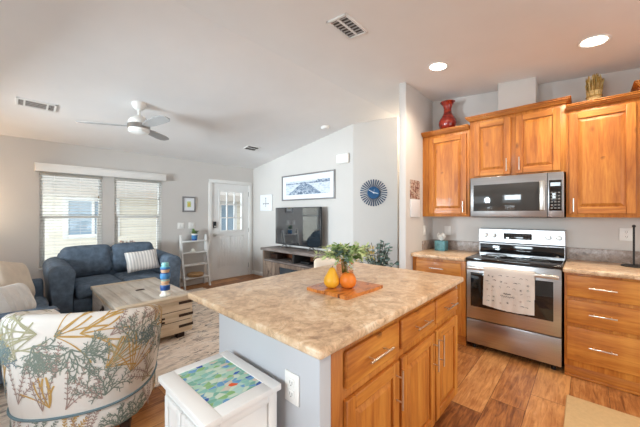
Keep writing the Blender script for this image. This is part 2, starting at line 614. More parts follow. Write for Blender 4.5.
def copy_tree(o, parent=None):
    c = o.copy()
    C.objects.link(c)
    if parent is not None:
        c.parent = parent
        Wm[c] = Wm[parent]
    for ch in list(o.children):
        copy_tree(ch, c)
    return c

# ------------------------------------------------------------------ the room
YW, XW = 5.56, 3.79
RIDGE_Y, RIDGE_Z = 2.2, 2.907
SL, SK = .155, .1
def ceil_z(y):
    return RIDGE_Z - SL * (y - RIDGE_Y) if y > RIDGE_Y else RIDGE_Z + SK * (y - RIDGE_Y)
XL, YR, XH = -1.12, -2.6, 5.3

b = MB()
b.box(XL - .2, XH + .2, YR - .2, YW + .2, -.1, 0, 'floor')
struct(b.build('floor'), 'rustic brown wood plank floor running through kitchen and living room', 'floor')
b = MB()
b.prism([(YW + .15, ceil_z(YW + .15)), (RIDGE_Y, RIDGE_Z), (YR - .15, ceil_z(YR - .15)), (YR - .15, ceil_z(YR - .15) + .12), (RIDGE_Y, RIDGE_Z + .12), (YW + .15, ceil_z(YW + .15) + .12)], XL - .15, XH + .15, 'ceiling', 'X')
struct(b.build('ceiling', angle=5), 'white vaulted ceiling with a ridge between living room and kitchen', 'ceiling')

def wall_boxes(b, axis, a0, a1, t0, t1, z1, holes, mat='wall'):
    xs = sorted({a0, a1} | {h[0] for h in holes} | {h[1] for h in holes})
    for p, q in zip(xs, xs[1:]):
        hs = sorted([h for h in holes if h[0] <= p + 1e-6 and h[1] >= q - 1e-6], key=lambda h: h[2])
        z = 0
        for h in hs + [None]:
            top = h[2] if h else z1
            if top > z + 1e-4:
                if axis == 'X':
                    b.box(p, q, t0, t1, z, top, mat)
                else:
                    b.box(t0, t1, p, q, z, top, mat)
            if h: z = h[3]
    return b

WIN = [(.295, 1.0, .61, 1.945), (1.16, 1.855, .61, 1.945)]
DOOR = (2.79, 3.675, 0, 2.005)
b = wall_boxes(MB(), 'X', XL, XW + .12, YW, YW + .12, 2.52, WIN + [DOOR])
struct(b.build('wall_far'), 'greige painted wall with two windows and the entry door', 'wall')
b = MB()
b.prism([(2.765, 0), (YW, 0), (YW, 2.46), (2.765, ceil_z(2.765) + .05)], XW, XW + .12, 'wall', 'X')
struct(b.build('wall_right'), 'pale greige wall behind the television with sloping top edge', 'wall')
DA, DB = Vector((XW, 2.765, 0)), Vector((4.2, 2.2, 0))
dn = (DB - DA).normalized()
dnorm = Vector((dn.y, -dn.x, 0))
if dnorm.x > 0: dnorm = -dnorm
b = MB()
p0, p1 = DA, DB
b.prism([(p0.x, p0.y), (p1.x, p1.y), (p1.x - dnorm.x * .1, p1.y - dnorm.y * .1), (p0.x - dnorm.x * .1, p0.y - dnorm.y * .1)], 0, 3.0, 'wall', 'Z')
struct(b.build('wall_diagonal'), 'short diagonal wall that carries the blue clock', 'wall')
b = MB()
b.box(4.2, XH, 2.2, 2.3, 0, 3.0, 'wall')
struct(b.build('wall_hall'), 'hallway wall beyond the diagonal wall', 'wall')
b = MB()
b.box(XH, XH + .1, 1.4, 2.3, 0, 3.0, 'wall')
struct(b.build('wall_hall_end'), 'end wall of the hallway', 'wall')
b = MB()
b.box(3.02, XH, 1.48, 1.562, 0, 3.0, 'wall', .006, 2)
struct(b.build('wall_partition'), 'short partition wall at the left end of the kitchen counter', 'wall')
b = wall_boxes(MB(), 'Y', YR - .12, 1.48, XW, XW + .12, 3.0, [])
struct(b.build('wall_kitchen'), 'greige wall behind the range and cabinets', 'wall')
LW = [(2.6, 4.4, .8, 2.1), (.35, 1.65, .9, 2.1)]
b = wall_boxes(MB(), 'Y', YR - .12, YW + .12, XL - .12, XL, 3.0, LW)
struct(b.build('wall_left'), 'side wall with a wide window and a second one added for light', 'wall')
b = wall_boxes(MB(), 'X', XL - .12, XW + .12, YR - .12, YR, 3.0, [(-.5, 2.3, 0, 2.1)])
struct(b.build('wall_rear'), 'rear wall with a wide glazed opening added for light', 'wall')

def window(name, axis, a0, a1, z0, z1, t0, t1, label, bars=None):
    """frame, meeting rail and pane filling an opening; t0..t1 is the wall's depth"""
    b = MB()
    f = .035
    tm = (t0 + t1) / 2
    def bx(p, q, u, v, zz0, zz1, mat, r=.004):
        if axis == 'X': b.box(p, q, u, v, zz0, zz1, mat, r)
        else: b.box(u, v, p, q, zz0, zz1, mat, r)
    bx(a0, a0 + f, tm - .03, tm + .03, z0, z1, 'trim')
    bx(a1 - f, a1, tm - .03, tm + .03, z0, z1, 'trim')
    bx(a0 + f, a1 - f, tm - .03, tm + .03, z0, z0 + f, 'trim')
    bx(a0 + f, a1 - f, tm - .03, tm + .03, z1 - f, z1, 'trim')
    root = struct(b.build(name, origin=None), label, 'window')
    b = MB()
    if bars == 'rail':
        zm = 1.315
        bx(a0 + f, a1 - f, tm - .028, tm + .028, zm - .022, zm + .022, 'trim')
        b.build('meeting_rail', root)
        b = MB()
        for (p, q) in ((a0 + f, a0 + f + .022), (a1 - f - .022, a1 - f)):
            bx(p, q, tm - .022, tm + .022, z0 + f, zm - .022, 'trim')
        b.build('sash', root)
        b = MB()
    bx(a0 + f, a1 - f, tm - .004, tm + .004, z0 + f, z1 - f, 'pane', 0)
    b.build('pane', root)
    return root

window('window_1', 'X', *WIN[0][:2], WIN[0][2], WIN[0][3], YW, YW + .12, 'white framed window behind the left half of the blue sofa', 'rail')
window('window_2', 'X', *WIN[1][:2], WIN[1][2], WIN[1][3], YW, YW + .12, 'white framed window behind the right half of the blue sofa', 'rail')
window('window_3', 'Y', *LW[0][:2], LW[0][2], LW[0][3], XL - .12, XL, 'wide window in the side wall of the living room')
window('added_window', 'Y', *LW[1][:2], LW[1][2], LW[1][3], XL - .12, XL, 'unseen wide window added in the side wall to light the island end')  # opening added out of view so the side fill reaches the island end
window('added_door', 'X', -.5, 2.3, 0, 2.1, YR - .12, YR, 'unseen glazed door added in the rear wall to let light in')  # opening added behind the camera to admit the rear fill
for i, wn_ in enumerate(WIN):
    b = MB()
    b.box(wn_[0] - .01, wn_[1] + .01, YW - .035, YW + .03, wn_[2] - .025, wn_[2] - .001, 'trim', .006)
    struct(b.build('trim_%d' % (i + 1)), 'white window stool under the %s living room window' % ('left', 'right')[i], 'sill')

# baseboards
def baseboard(name, pts, label):
    b = MB()
    for (x0, x1, y0, y1) in pts:
        b.box(x0, x1, y0, y1, 0, .085, 'trim', .005)
    struct(b.build(name), label, 'baseboard')
baseboard('baseboard_far', [(XL, 2.72, YW - .014, YW), (3.745, XW, YW - .014, YW)], 'white baseboard under the window wall')
baseboard('baseboard_right', [(XW - .014, XW, 2.765, YW - .014)], 'white baseboard behind the television stand')
baseboard('baseboard_left', [(XL, XL + .014, YR, YW - .014)], 'white baseboard along the side wall')

# entry door
b = MB()
dx0, dx1, dz1 = DOOR[0], DOOR[1], DOOR[3]
s0, s1 = dx0 + .012, dx1 - .012
lx0, lx1, lz0, lz1 = 2.965, 3.495, 1.005, 1.835
yo, yi = YW + .05, YW + .008     # slab depth
for (p, q, zz0, zz1) in ((s0, lx0, .012, dz1 - .012), (lx1, s1, .012, dz1 - .012), (lx0, lx1, .012, lz0), (lx0, lx1, lz1, dz1 - .012)):
    b.box(p, q, yi, yo, zz0, zz1, 'white')
door = struct(b.build('door_1'), 'white entry door with nine small panes', 'door')
b = MB()
for (p, q) in ((2.93, 3.215), (3.25, 3.535)):
    n = 4
    fw = .022
    b.box(p, q, yi - .007, yi, .24, .24 + fw, 'white', .003)
    b.box(p, q, yi - .007, yi, .90 - fw, .90, 'white', .003)
    b.box(p, p + fw, yi - .007, yi, .24, .90, 'white', .003)
    b.box(q - fw, q, yi - .007, yi, .24, .90, 'white', .003)
    for k in range(n):
        u0 = p + fw + (q - p - 2 * fw) * k / n
        u1 = p + fw + (q - p - 2 * fw) * (k + 1) / n
        b.box(u0 + .004, u1 - .004, yi - .005, yi, .24 + fw, .90 - fw, 'white', .003)
b.build('door_panel', door)
b = MB()
g = .024
for (p, q, zz0, zz1) in ((lx0 - g, lx0 + .012, lz0 - g, lz1 + g), (lx1 - .012, lx1 + g, lz0 - g, lz1 + g), (lx0, lx1, lz0 - g, lz0 + .012), (lx0, lx1, lz1 - .012, lz1 + g)):
    b.box(p, q, yi - .012, yo, zz0, zz1, 'white', .004)
for k in (1, 2):
    x = lx0 + (lx1 - lx0) * k / 3
    b.box(x - .011, x + .011, yi - .004, yo - .01, lz0, lz1, 'white', .003)
    z = lz0 + (lz1 - lz0) * k / 3
    b.box(lx0, lx1, yi - .004, yo - .01, z - .011, z + .011, 'white', .003)
fr = b.build('lite_frame', door)
MB().box(lx0, lx1, yi + .018, yi + .024, lz0, lz1, 'pane').build('pane', fr)
b = MB()
b.box(2.825, 2.885, yi - .03, yi, 1.075, 1.205, 'black', .008, 3)
b.cyl((2.855, yi - .04, 1.105), (2.855, yi - .03, 1.105), .018, .018, 'steel_pull')
b.build('keypad_deadbolt', door)
b = MB()
b.cyl((2.855, yi, .935), (2.855, yi - .012, .935), .033, .033, 'steel_pull')
b.cyl((2.855, yi - .012, .935), (2.855, yi - .045, .935), .012, .012, 'steel_pull')
b.lathe([(.012, 0), (.026, .008), (.03, .02), (.024, .032), (.004, .036)], 'steel_pull', 20, Matrix.Translation((2.855, yi - .04, .935)) @ Matrix.Rotation(R(90), 4, 'X'))
b.build('door_knob', door)
for z in (.22, 1.0, 1.8):
    b = MB()
    b.box(s1 - .004, s1 + .016, yi - .012, yi + .01, z - .05, z + .05, 'brushed', .003)
    b.build('hinge', door)
b = MB()
cw = .062
b.box(dx0 - cw, dx0 + .01, YW - .016, YW + .12, 0, dz1 + cw, 'trim', .005)
b.box(dx1 - .01, dx1 + cw, YW - .016, YW + .12, 0, dz1 + cw, 'trim', .005)
b.box(dx0 - cw, dx1 + cw, YW - .018, YW + .12, dz1 - .01, dz1 + cw, 'trim', .005)
b.box(dx0, dx1, YW, YW + .12, 0, .012, 'steel_pull')
struct(b.build('trim_3'), 'white casing round the entry door', 'door casing')

# ------------------------------------------------------------------ outdoors
b = MB()
b.box(-14, 18, YW + .2, 30, -.6, -.5, 'gravel')
struct(b.build('ground_outside'), 'pale gravel ground outside the windows', 'ground')
hs = thing('neighbour_house', 'cream sided neighbouring house seen through the window blinds', 'house', (1.0, 9.3, -.5))
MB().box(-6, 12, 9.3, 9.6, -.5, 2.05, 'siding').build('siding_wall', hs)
b = MB()
b.prism([(8.72, 1.78), (8.72, 1.98), (10.8, 2.45), (10.8, 2.25)], -6.3, 12.3, 'eave', 'X')
b.build('roof_eave', hs)
b = MB()
for (p, q, zz0, zz1) in ((.9, 1.0, .75, 1.78), (1.95, 2.05, .75, 1.78), (1.0, 1.95, .75, .85), (1.0, 1.95, 1.68, 1.78), (1.45, 1.51, .85, 1.68)):
    b.box(p, q, 9.24, 9.32, zz0, zz1, 'trim', .005)
wf = b.build('window_frame', hs)
MB().box(1.0, 1.95, 9.28, 9.31, .85, 1.68, 'blue_glass').build('pane', wf)
b = MB()
for (p, q, zz0, zz1) in ((4.9, 5.0, .6, 1.8), (5.5, 5.6, .6, 1.8), (5.0, 5.5, .6, .7), (5.0, 5.5, 1.7, 1.8)):
    b.box(p, q, 9.24, 9.32, zz0, zz1, 'trim', .005)
wf = b.build('window_frame', hs)
MB().box(5.0, 5.5, 9.28, 9.31, .7, 1.7, 'blue_glass').build('pane', wf)

# ------------------------------------------------------------------ window dressing
def blind(x0, x1, z0, z1, label):
    t = thing('window_blind', label, 'blind', ((x0 + x1) / 2, YW - .005, z0), 0, 'living room window blinds')
    MB().box(x0 + .004, x1 - .004, YW - .012, YW + .024, z1 - .045, z1 - .003, 'blind', .004).build('headrail', t)
    b = MB()
    z = z1 - .075
    while z > z0 + .06:
        M = Matrix.Translation(((x0 + x1) / 2, YW + .004, z)) @ Matrix.Rotation(R(-7), 4, 'X')
        b.box(-(x1 - x0) / 2 + .008, (x1 - x0) / 2 - .008, -.023, .023, -.0014, .0014, 'blind', 0, 1, M)
        z -= .043
    b.build('slats', t)
    MB().box(x0 + .008, x1 - .008, YW - .016, YW + .018, z0 + .008, z0 + .026, 'blind', .003).build('bottom_rail', t)
    for k in (.22, .62):
        x = x0 + (x1 - x0) * k
        MB().cyl((x, YW - .017, z0 + .02), (x, YW - .017, z1 - .03), .0018, .0018, 'rubber', 6).build('ladder_cord', t)
    x = x1 - .05
    b = MB()
    b.cyl((x, YW - .024, 1.62), (x, YW - .024, z1 - .03), .0015, .0015, 'rubber', 6)
    b.lathe([(.003, 0), (.007, -.008), (.006, -.035), (.003, -.04)], 'stem', 10, Matrix.Translation((x, YW - .024, 1.64)))
    b.build('pull_cord', t)
blind(*WIN[0], 'white slat blind on the left living room window')
blind(*WIN[1], 'white slat blind on the right living room window')
b = MB()
b.box(.245, 1.91, YW - .10, YW, 2.045, 2.062, 'trim', .003)
b.box(.25, 1.905, YW - .095, YW - .077, 1.945, 2.045, 'trim', .003)
b.box(.25, .268, YW - .077, YW, 1.945, 2.045, 'trim', .003)
b.box(1.887, 1.905, YW - .077, YW, 1.945, 2.045, 'trim', .003)
tag(b.build('window_valance', origin=(1.08, YW - .05, 1.945)), 'long white box valance above both living room windows', 'valance')

# ------------------------------------------------------------------ rug and floor mat
b = MB()
b.box(-.25, 2.44, 2.47, 5.2, 0, .008, 'rug', .003)
tag(b.build('area_rug', origin=(1.1, 3.8, 0)), 'large distressed beige and grey rug under the coffee table', 'rug')
b = MB()
b.box(2.02, 2.83, -.62, .105, 0, .016, 'mat', .012, 3)
tag(b.build('kitchen_mat', origin=(2.4, -.25, 0)), 'beige cushioned mat on the wood floor by the drawers', 'mat')

# ------------------------------------------------------------------ blue sofa and loveseat
def rolled_arm(b, x0, x1, y0, y1, z0, z1, mat, lean=0):
    """arm running along y with a rounded top"""
    tb = bmesh.new()
    wd = x1 - x0
    prof = []
    cx = (x0 + x1) / 2
    r = wd / 2
    prof.append((x0 + .03, z0))
    prof.append((x0 + .02, z0 + (z1 - z0) * .45))
    for k in range(0, 11):
        a = PI - PI * k / 10
        prof.append((cx + (r + .005) * math.cos(a), z1 - r * .92 + r * .92 * math.sin(a)))
    prof.append((x1 - .02, z0 + (z1 - z0) * .45))
    prof.append((x1 - .02, z0))
    rings = []
    steps = [(y0, .90), (y0 + .006, .955), (y0 + .022, 1), (y0 + .12, 1.0), ((y0 + y1) / 2, 1), (y1 - .12, 1.0), (y1 - .022, 1), (y1 - .006, .955), (y1, .9)]
    zc = (z0 + z1) / 2
    for (y, sc_) in steps:
        tt = (y - y0) / (y1 - y0)
        rings.append([tb.verts.new((cx + (px - cx) * sc_, y, z0 + (pz - z0) * (1 - (1 - sc_) * .5) + lean * tt)) for (px, pz) in prof])
    n = len(prof)
    for A, B in zip(rings, rings[1:]):
        for k in range(n):
            tb.faces.new((A[k], A[(k + 1) % n], B[(k + 1) % n], B[k]))
    tb.faces.new(rings[0])
    tb.faces.new(rings[-1][::-1])
    b.take(tb, mat)

def sofa(label, loc, rz, L, D, H, arm_h, aw=.24, group=None, seats=2, seat_z=.46):
    """local frame: front faces -y, x runs along the sofa, origin at centre of the footprint"""
    t = thing('blue_sofa', label, 'sofa', loc, rz, group)
    h = L / 2
    f, k = -D / 2, D / 2
    b = MB()
    b.puff(-h + aw - .02, h - aw + .02, f + .05, k - .04, .06, .30, 'navy', .03, (0, 0, 0), 8)
    b.build('base', t, world=False)
    for sgn in (-1, 1):
        b = MB()
        if sgn < 0: rolled_arm(b, -h, -h + aw, f + .02, k - .05, .06, arm_h, 'navy', .03)
        else: rolled_arm(b, h - aw, h, f + .02, k - .05, .06, arm_h, 'navy', .03)
        b.build('arm', t, world=False)
    b = MB()
    b.puff(-h + aw * .6, h - aw * .6, k - .22, k, .08, H - .08, 'navy', .06, (0, .01, 0), 10)
    b.build('back_frame', t, world=False)
    wI = 2 * (h - aw)
    for i in range(seats):
        x0 = -h + aw + wI * i / seats
        x1 = -h + aw + wI * (i + 1) / seats
        b = MB()
        b.puff(x0 + .004, x1 - .004, f + .01, k - .24, .30, seat_z, 'navy', .05, (0, .012, .025), 12, None, .004)
        b.build('seat_cushion', t, world=False)
        b = MB()
        M = Matrix.Translation((0, k - .20, seat_z)) @ Matrix.Rotation(R(-11), 4, 'X') @ Matrix.Translation((0, -(k - .20), -seat_z))
        o0 = .07 if i == 0 else 0
        o1 = .07 if i == seats - 1 else 0
        b.puff(x0 + .001 - o0, x1 - .001 + o1, k - .30, k - .09, seat_z + .01, H - .012, 'navy', .07, (.012, .03, .018), 14, M, .006)
        b.build('back_cushion', t, world=False)
    for sx in (-1, 1):
        for yy in (f + .09, k - .09):
            b = MB()
            b.box(sx * (h - .09) - .03, sx * (h - .09) + .03, yy - .03, yy + .03, 0, .07, 'leg_dark', .004)
            b.build('leg', t, world=False)
    return t

sofa('slate blue two-seat sofa standing under the windows', (1.065, 5.02, .008), 0, 1.49, .94, .90, .73)
sofa('slate blue sofa at the left edge, two pale pillows on it', (-.20, 4.1, .008), R(90), 1.78, 1.02, .84, .57, .22, None, 3, .385)

def pillow(name, label, M, wd, ht, th, mat, stripes=None, cat='pillow', mat2='grey_stripe', sn=9):
    b = MB()
    n = 22
    k0 = b.mi(mat)
    k1 = b.mi(mat2) if stripes else k0
    G = {}
    for side in (1, -1):
        for i in range(n + 1):
            for j in range(n + 1):
                u, v = -1 + 2 * i / n, -1 + 2 * j / n
                edge = i in (0, n) or j in (0, n)
                if edge and side == -1:
                    G[(side, i, j)] = G[(1, i, j)]
                    continue
                pin = 1 - .07 * (u * u) * (1 - v * v) - .0
                px = u * wd / 2 * (1 - .06 * (1 - u * u) * 0) * (1 - .05 * (1 - abs(v)) * abs(u) ** 3)
                pz = v * ht / 2 * (1 - .05 * (1 - abs(u)) * abs(v) ** 3)
                prof = (max(0, 1 - u ** 4) * max(0, 1 - v ** 4)) ** .55
                d = th / 2 * prof
                if stripes == 'rib':
                    d += .011 * math.sin(u * sn * PI) * prof
                co = Vector((px, -side * d, pz)) + noise.noise_vector(Vector((px * 6, side, pz * 6))) * .006
                G[(side, i, j)] = b.bm.verts.new(M @ co)
    for side in (1, -1):
        for i in range(n):
            for j in range(n):
                vs = [G[(side, i, j)], G[(side, i + 1, j)], G[(side, i + 1, j + 1)], G[(side, i, j + 1)]]
                f = b.bm.faces.new(vs if side > 0 else vs[::-1])
                f.material_index = k1 if (stripes == 'line' and i % 2 == 0) else k0
    o = b.build(name, None, tuple(M.translation))
    return tag(o, label, cat)

pillow('striped_pillow', 'white pillow with thin grey stripes on the sofa under the windows', Matrix.Translation((1.345, 4.80, .675)) @ Matrix.Rotation(R(-3), 4, 'Y') @ Matrix.Rotation(R(-24), 4, 'X'), .42, .30, .12, 'white_fab', 'line')
pillow('cream_pillow', 'plain cream pillow leaning at the far end of the left sofa', Matrix.Translation((.03, 4.40, .67)) @ Matrix.Rotation(R(62), 4, 'Z') @ Matrix.Rotation(R(-24), 4, 'X') @ Matrix.Rotation(R(14), 4, 'Y'), .46, .42, .16, 'cream_fab', 'rib', 'pillow', 'cream_fab', 11)
pillow('ribbed_pillow', 'white ribbed pillow leaning nearer on the left sofa', Matrix.Translation((.02, 3.68, .595)) @ Matrix.Rotation(R(66), 4, 'Z') @ Matrix.Rotation(R(-26), 4, 'X') @ Matrix.Rotation(R(6), 4, 'Y'), .44, .31, .16, 'white_fab', 'rib', 'pillow', 'white_fab', 9)

# flowers on the window sill behind the sofa
t = thing('flower_garland', 'small pink and cream flower arrangement behind the sofa back', 'flowers', (1.32, 5.526, .612))
MB().box(1.2, 1.44, 5.508, 5.532, .612, .86, 'basket', .01).build('planter', t)
for k in range(9):
    b = MB()
    x = 1.21 + .027 * k
    M = Matrix.Translation((x, 5.517 + random.uniform(-.003, .003), .90 + random.uniform(-.012, .02)))
    b.lathe([(.004, -.018), (.013, -.008), (.0155, .004), (.011, .014), (.003, .018)], random.choice(['petal_p', 'petal', 'p_mauve']), 10, M)
    b.cyl(M.translation - Vector((0, 0, .07)), M.translation - Vector((0, 0, .015)), .003, .003, 'leaf', 6)
    b.build('flower', t)

# ------------------------------------------------------------------ coffee table trunk
cx0, cx1, cy0, cy1 = .70, 1.385, 3.2, 4.43
t = thing('coffee_table', 'whitewashed trunk coffee table with iron fittings on the rug', 'coffee table', ((cx0 + cx1) / 2, (cy0 + cy1) / 2, .008))
b = MB()
nb = 6
for k in range(nb):
    x0 = cx0 - .012 + (cx1 - cx0 + .024) * k / nb
    x1 = cx0 - .012 + (cx1 - cx0 + .024) * (k + 1) / nb
    b.box(x0 + .001, x1 - .001, cy0 + .07, cy1 - .07, .44, .475, 'table_top', .003)
b.box(cx0 - .015, cx1 + .015, cy0 - .015, cy0 + .07, .437, .477, 'table_side', .005)
b.box(cx0 - .015, cx1 + .015, cy1 - .07, cy1 + .015, .437, .477, 'table_side', .005)
b.build('lid', t)
b = MB()
b.box(cx0, cx1, cy0, cy1, .085, .437, 'table_side', .004)
b.box(cx0 - .004, cx0, cy0 + .03, cy1 - .03, .13, .40, 'table_grey', .002)
for z in (.215, .325):
    b.box(cx0 + .02, cx1 - .02, cy0 - .001, cy0, z - .003, z + .003, 'iron')
b.build('trunk_body', t)
for (x, y) in ((cx0 + .06, cy0 + .06), (cx1 - .14, cy0 + .06), (cx0 + .06, cy1 - .14), (cx1 - .14, cy1 - .14)):
    MB().box(x, x + .08, y, y + .08, .008, .09, 'leg_dark', .006).build('foot', t)
for z in (.405, .27, .155):
    b = MB()
    b.box(cx1 - .145, cx1 + .004, cy0 - .006, cy0 + .0, z - .014, z + .014, 'iron', .002)
    b.box(cx1, cx1 + .006, cy0 - .006, cy0 + .13, z - .014, z + .014, 'iron', .002)
    b.build('corner_strap', t)
b = MB()
b.box(cx0 + .28, cx0 + .40, cy0 - .008, cy0, .225, .245, 'iron', .002)
b.box(cx0 + .28, cx0 + .40, cy0 - .008, cy0, .265, .285, 'iron', .002)
b.box(cx0 + .31, cx0 + .37, cy0 - .014, cy0, .20, .295, 'iron', .003)
b.build('latch', t)
b = MB()
b.box(cx0 - .012, cx0 - .004, 3.78, 3.86, .26, .37, 'iron', .003)
b.tube([(cx0 - .012, 3.77, .33), (cx0 - .03, 3.775, .29), (cx0 - .034, 3.82, .265), (cx0 - .03, 3.865, .29), (cx0 - .012, 3.87, .33)], .007, 'iron')
b.build('side_handle', t)
b = MB()
b.box(1.0, 1.09, 3.80, 3.835, .475, .479, 'iron', .001)
b.tube([(1.005 + .08 * k / 8, 3.815 + .012 * math.sin(PI * k / 8), .480) for k in range(9)], .004, 'iron', 6)
b.build('lid_pull', t)

# blue totem on the coffee table
prof = [(r_ * .95, z_ * .9) for (r_, z_) in [(.055, 0), (.058, .012), (.036, .03), (.034, .05), (.05, .066), (.052, .125), (.048, .13), (.03, .14), (.044, .155), (.046, .18), (.034, .188), (.05, .20), (.054, .235), (.05, .268), (.038, .275), (.045, .288), (.046, .315), (.052, .325), (.05, .345), (.036, .352), (.04, .375), (.034, .395), (.01, .40)]]
mats_ = ['petal', 'petal', 'petal', 'petal', 't_deep', 't_blue', 't_tan', 't_tan', 't_tan', 't_teal', 't_tan', 't_blue', 't_blue', 't_deep', 't_tan', 't_tan', 't_deep', 't_blue', 't_teal', 't_teal', 't_teal', 't_teal']
b = MB()
b.lathe(prof, 'petal', 24, Matrix.Translation((1.16, 3.36, .477)), mats_)
tag(b.build('totem_sculpture', None, (1.16, 3.36, .477), angle=50), 'stacked blue and teal totem sculpture on the coffee table', 'sculpture')

# ------------------------------------------------------------------ coral print armchair
chair = thing('barrel_armchair', 'ivory barrel armchair with coral print, back to the kitchen', 'armchair', (.375, 2.37, 0), R(-30))
def ch_r(a):          # plan radius; a = 0 is the middle of the back (-y)
    c, s_ = abs(math.cos(a)), abs(math.sin(a))
    return .358 / ((c ** 2.4 + s_ ** 2.4) ** (1 / 2.4))
def ch_top(a):
    return .82 - .09 * (1 - math.cos(min(abs(a), 2.2))) + .03 * max(0, -math.sin(a))
Z_W = .27
def ch_pt(a, z, off=0):
    """outside surface of the chair back"""
    top = ch_top(a)
    tt = (z - Z_W) / (top - Z_W)
    fl = -.006 + .078 * tt - .036 * tt * tt
    r = ch_r(a) + fl + off
    if tt > .9:
        r -= .05 * ((tt - .9) / .1) ** 2 * .4
    return Vector((r * math.sin(a), -r * math.cos(a), z))
b = MB()
AM = R(128)
NA, k0 = 56, b.mi('chair_fab')
rings = []
TH = .10
for i in range(NA + 1):
    a = -AM + 2 * AM * i / NA
    top = ch_top(a)
    pr_ = []
    for j in range(11):
        z = Z_W + (top - .05 - Z_W) * j / 10
        pr_.append(ch_pt(a, z))
    o_ = pr_[-1]
    din = Vector((-o_.x, -o_.y, 0)).normalized()
    for k in range(1, 8):
        q = PI * k / 8
        pr_.append(o_ + din * (TH / 2 - TH / 2 * math.cos(q)) + Vector((0, 0, .05 * math.sin(q))))
    inn = o_ + din * TH
    for j in range(9):
        z = inn.z + (.30 - inn.z) * j / 8
        pr_.append(Vector((inn.x, inn.y, z)) + din * .02 * math.sin(PI * j / 8))
    if i in (0, NA):
        cen = sum(pr_, Vector()) / len(pr_)
        pr_ = [cen + (p - cen) * .86 for p in pr_]
    rings.append([b.bm.verts.new(p) for p in pr_])
for A, B in zip(rings, rings[1:]):
    n = len(A)
    for k in range(n):
        f = b.bm.faces.new((A[k], A[(k + 1) % n], B[(k + 1) % n], B[k]))
        f.material_index = k0
for rg in (rings[0], rings[-1][::-1]):
    f = b.bm.faces.new(rg)
    f.material_index = k0

def ribbon(b, pts, w0, w1, mat, surf):
    """printed stroke: pts in (arc angle, height), laid on the cloth"""
    k = b.mi(mat)
    L, Rr = [], []
    n = len(pts)
    for i, p in enumerate(pts):
        q0, q1 = pts[max(0, i - 1)], pts[min(n - 1, i + 1)]
        d = Vector((q1[0] - q0[0], q1[1] - q0[1]))
        if d.length < 1e-7: d = Vector((1, 0))
        d.normalize()
        nrm = Vector((-d.y, d.x))
        wd = (w0 + (w1 - w0) * i / max(1, n - 1)) / 2
        for lst, sg in ((L, 1), (Rr, -1)):
            s_, h_ = p[0] + nrm.x * wd * sg, p[1] + nrm.y * wd * sg
            lst.append(b.bm.verts.new(surf(s_, h_)))
    for i in range(n - 1):
        f = b.bm.faces.new((L[i], Rr[i], Rr[i + 1], L[i + 1]))
        f.material_index = k

def sprig(b, x, y, ang, length, mat, surf, depth=3, w=.011, spread=.5, rnd=None, lim=None):
    rnd = rnd or random
    pts = [(x, y)]
    a = ang
    n = 5
    for i in range(n):
        a += rnd.uniform(-.22, .22)
        pts.append((pts[-1][0] + math.cos(a) * length / n, pts[-1][1] + math.sin(a) * length / n))
    pts = [(p[0], min(max(p[1], lim[0]), lim[1])) for p in pts]
    ribbon(b, pts, w, w * .75, mat, surf)
    if depth > 0:
        for i in (2, 3, 5):
            if i == 5:
                for sg in (-1, 1):
                    sprig(b, *pts[-1], a + sg * spread * rnd.uniform(.5, 1.1), length * .62, mat, surf, depth - 1, w * .8, spread, rnd, lim)
            else:
                sg = 1 if (i + depth) % 2 else -1
                sprig(b, *pts[i], a + sg * spread * rnd.uniform(1.1, 1.7), length * .5, mat, surf, depth - 2 if depth > 1 else 0, w * .75, spread, rnd, lim)

def fern(b, x, y, ang, length, mat, surf, rnd, lim):
    pts = [(x, y)]
    a = ang
    for i in range(9):
        a += rnd.uniform(-.08, .08)
        pts.append((pts[-1][0] + math.cos(a) * length / 9, min(max(pts[-1][1] + math.sin(a) * length / 9, lim[0]), lim[1])))
    ribbon(b, pts, .006, .003, mat, surf)
    for i in range(2, 10):
        for sg in (-1, 1):
            q = a + sg * rnd.uniform(.7, 1.1)
            L = rnd.uniform(.012, .022)
            p = pts[i]
            e = (p[0] + math.cos(q) * L, min(max(p[1] + math.sin(q) * L, lim[0]), lim[1]))
            ribbon(b, [p, ((p[0] + e[0]) / 2, (p[1] + e[1]) / 2), e], .004, .006, mat, surf)

def kelp(b, x, y, ang, length, mat, surf, rnd, lim):
    for k in range(8):
        a = ang + (k - 3.5) * .2 + rnd.uniform(-.08, .08)
        L = length * rnd.uniform(.75, 1.1)
        pts = [(x, y)]
        bend = rnd.uniform(-.11, .11)
        for i in range(8):
            a += bend
            pts.append((pts[-1][0] + math.cos(a) * L / 8, min(max(pts[-1][1] + math.sin(a) * L / 8, lim[0]), lim[1])))
        ribbon(b, pts, .004, .010, mat, surf)

RS = .43
def surf_back(s_, h_):
    """outside of the back; above the shoulder the print runs on over the rolled top"""
    a = s_ / RS
    zt = ch_top(a) - .05
    if h_ <= zt:
        return ch_pt(a, h_, .0022)
    q = min((h_ - zt) / .05, 2.7)
    o_ = ch_pt(a, zt, 0)
    din = Vector((-o_.x, -o_.y, 0)).normalized()
    return o_ + din * (TH / 2 - (TH / 2 + .0022) * math.cos(q)) + Vector((0, 0, (.05 + .0022) * math.sin(q)))
rnd = random.Random(4)
lim = (Z_W + .012, .90)
hgt = (0.72, .40, .55)
s_ = -1.0
kinds = [('kelp', 'p_olive'), ('sprig', 'p_sage'), ('fern', 'p_mauve'), ('kelp', 'p_must'), ('sprig', 'p_sage'), ('sprig', 'p_teal'), ('fern', 'p_mauve'), ('kelp', 'p_must')]
def motif(kind, mat, x, y, a, sc_):
    if kind == 'kelp': kelp(b, x, y, a, .26 * sc_, mat, surf_back, rnd, lim)
    elif kind == 'sprig':
        for q in (-.9, -.3, .3, .9):
            sprig(b, x, y, a + q, .078 * sc_, mat, surf_back, 3, .0085, .55, rnd, lim)
    else:
        for q in (-.45, -.1, .3):
            fern(b, x, y, a + q, .26 * sc_, mat, surf_back, rnd, lim)
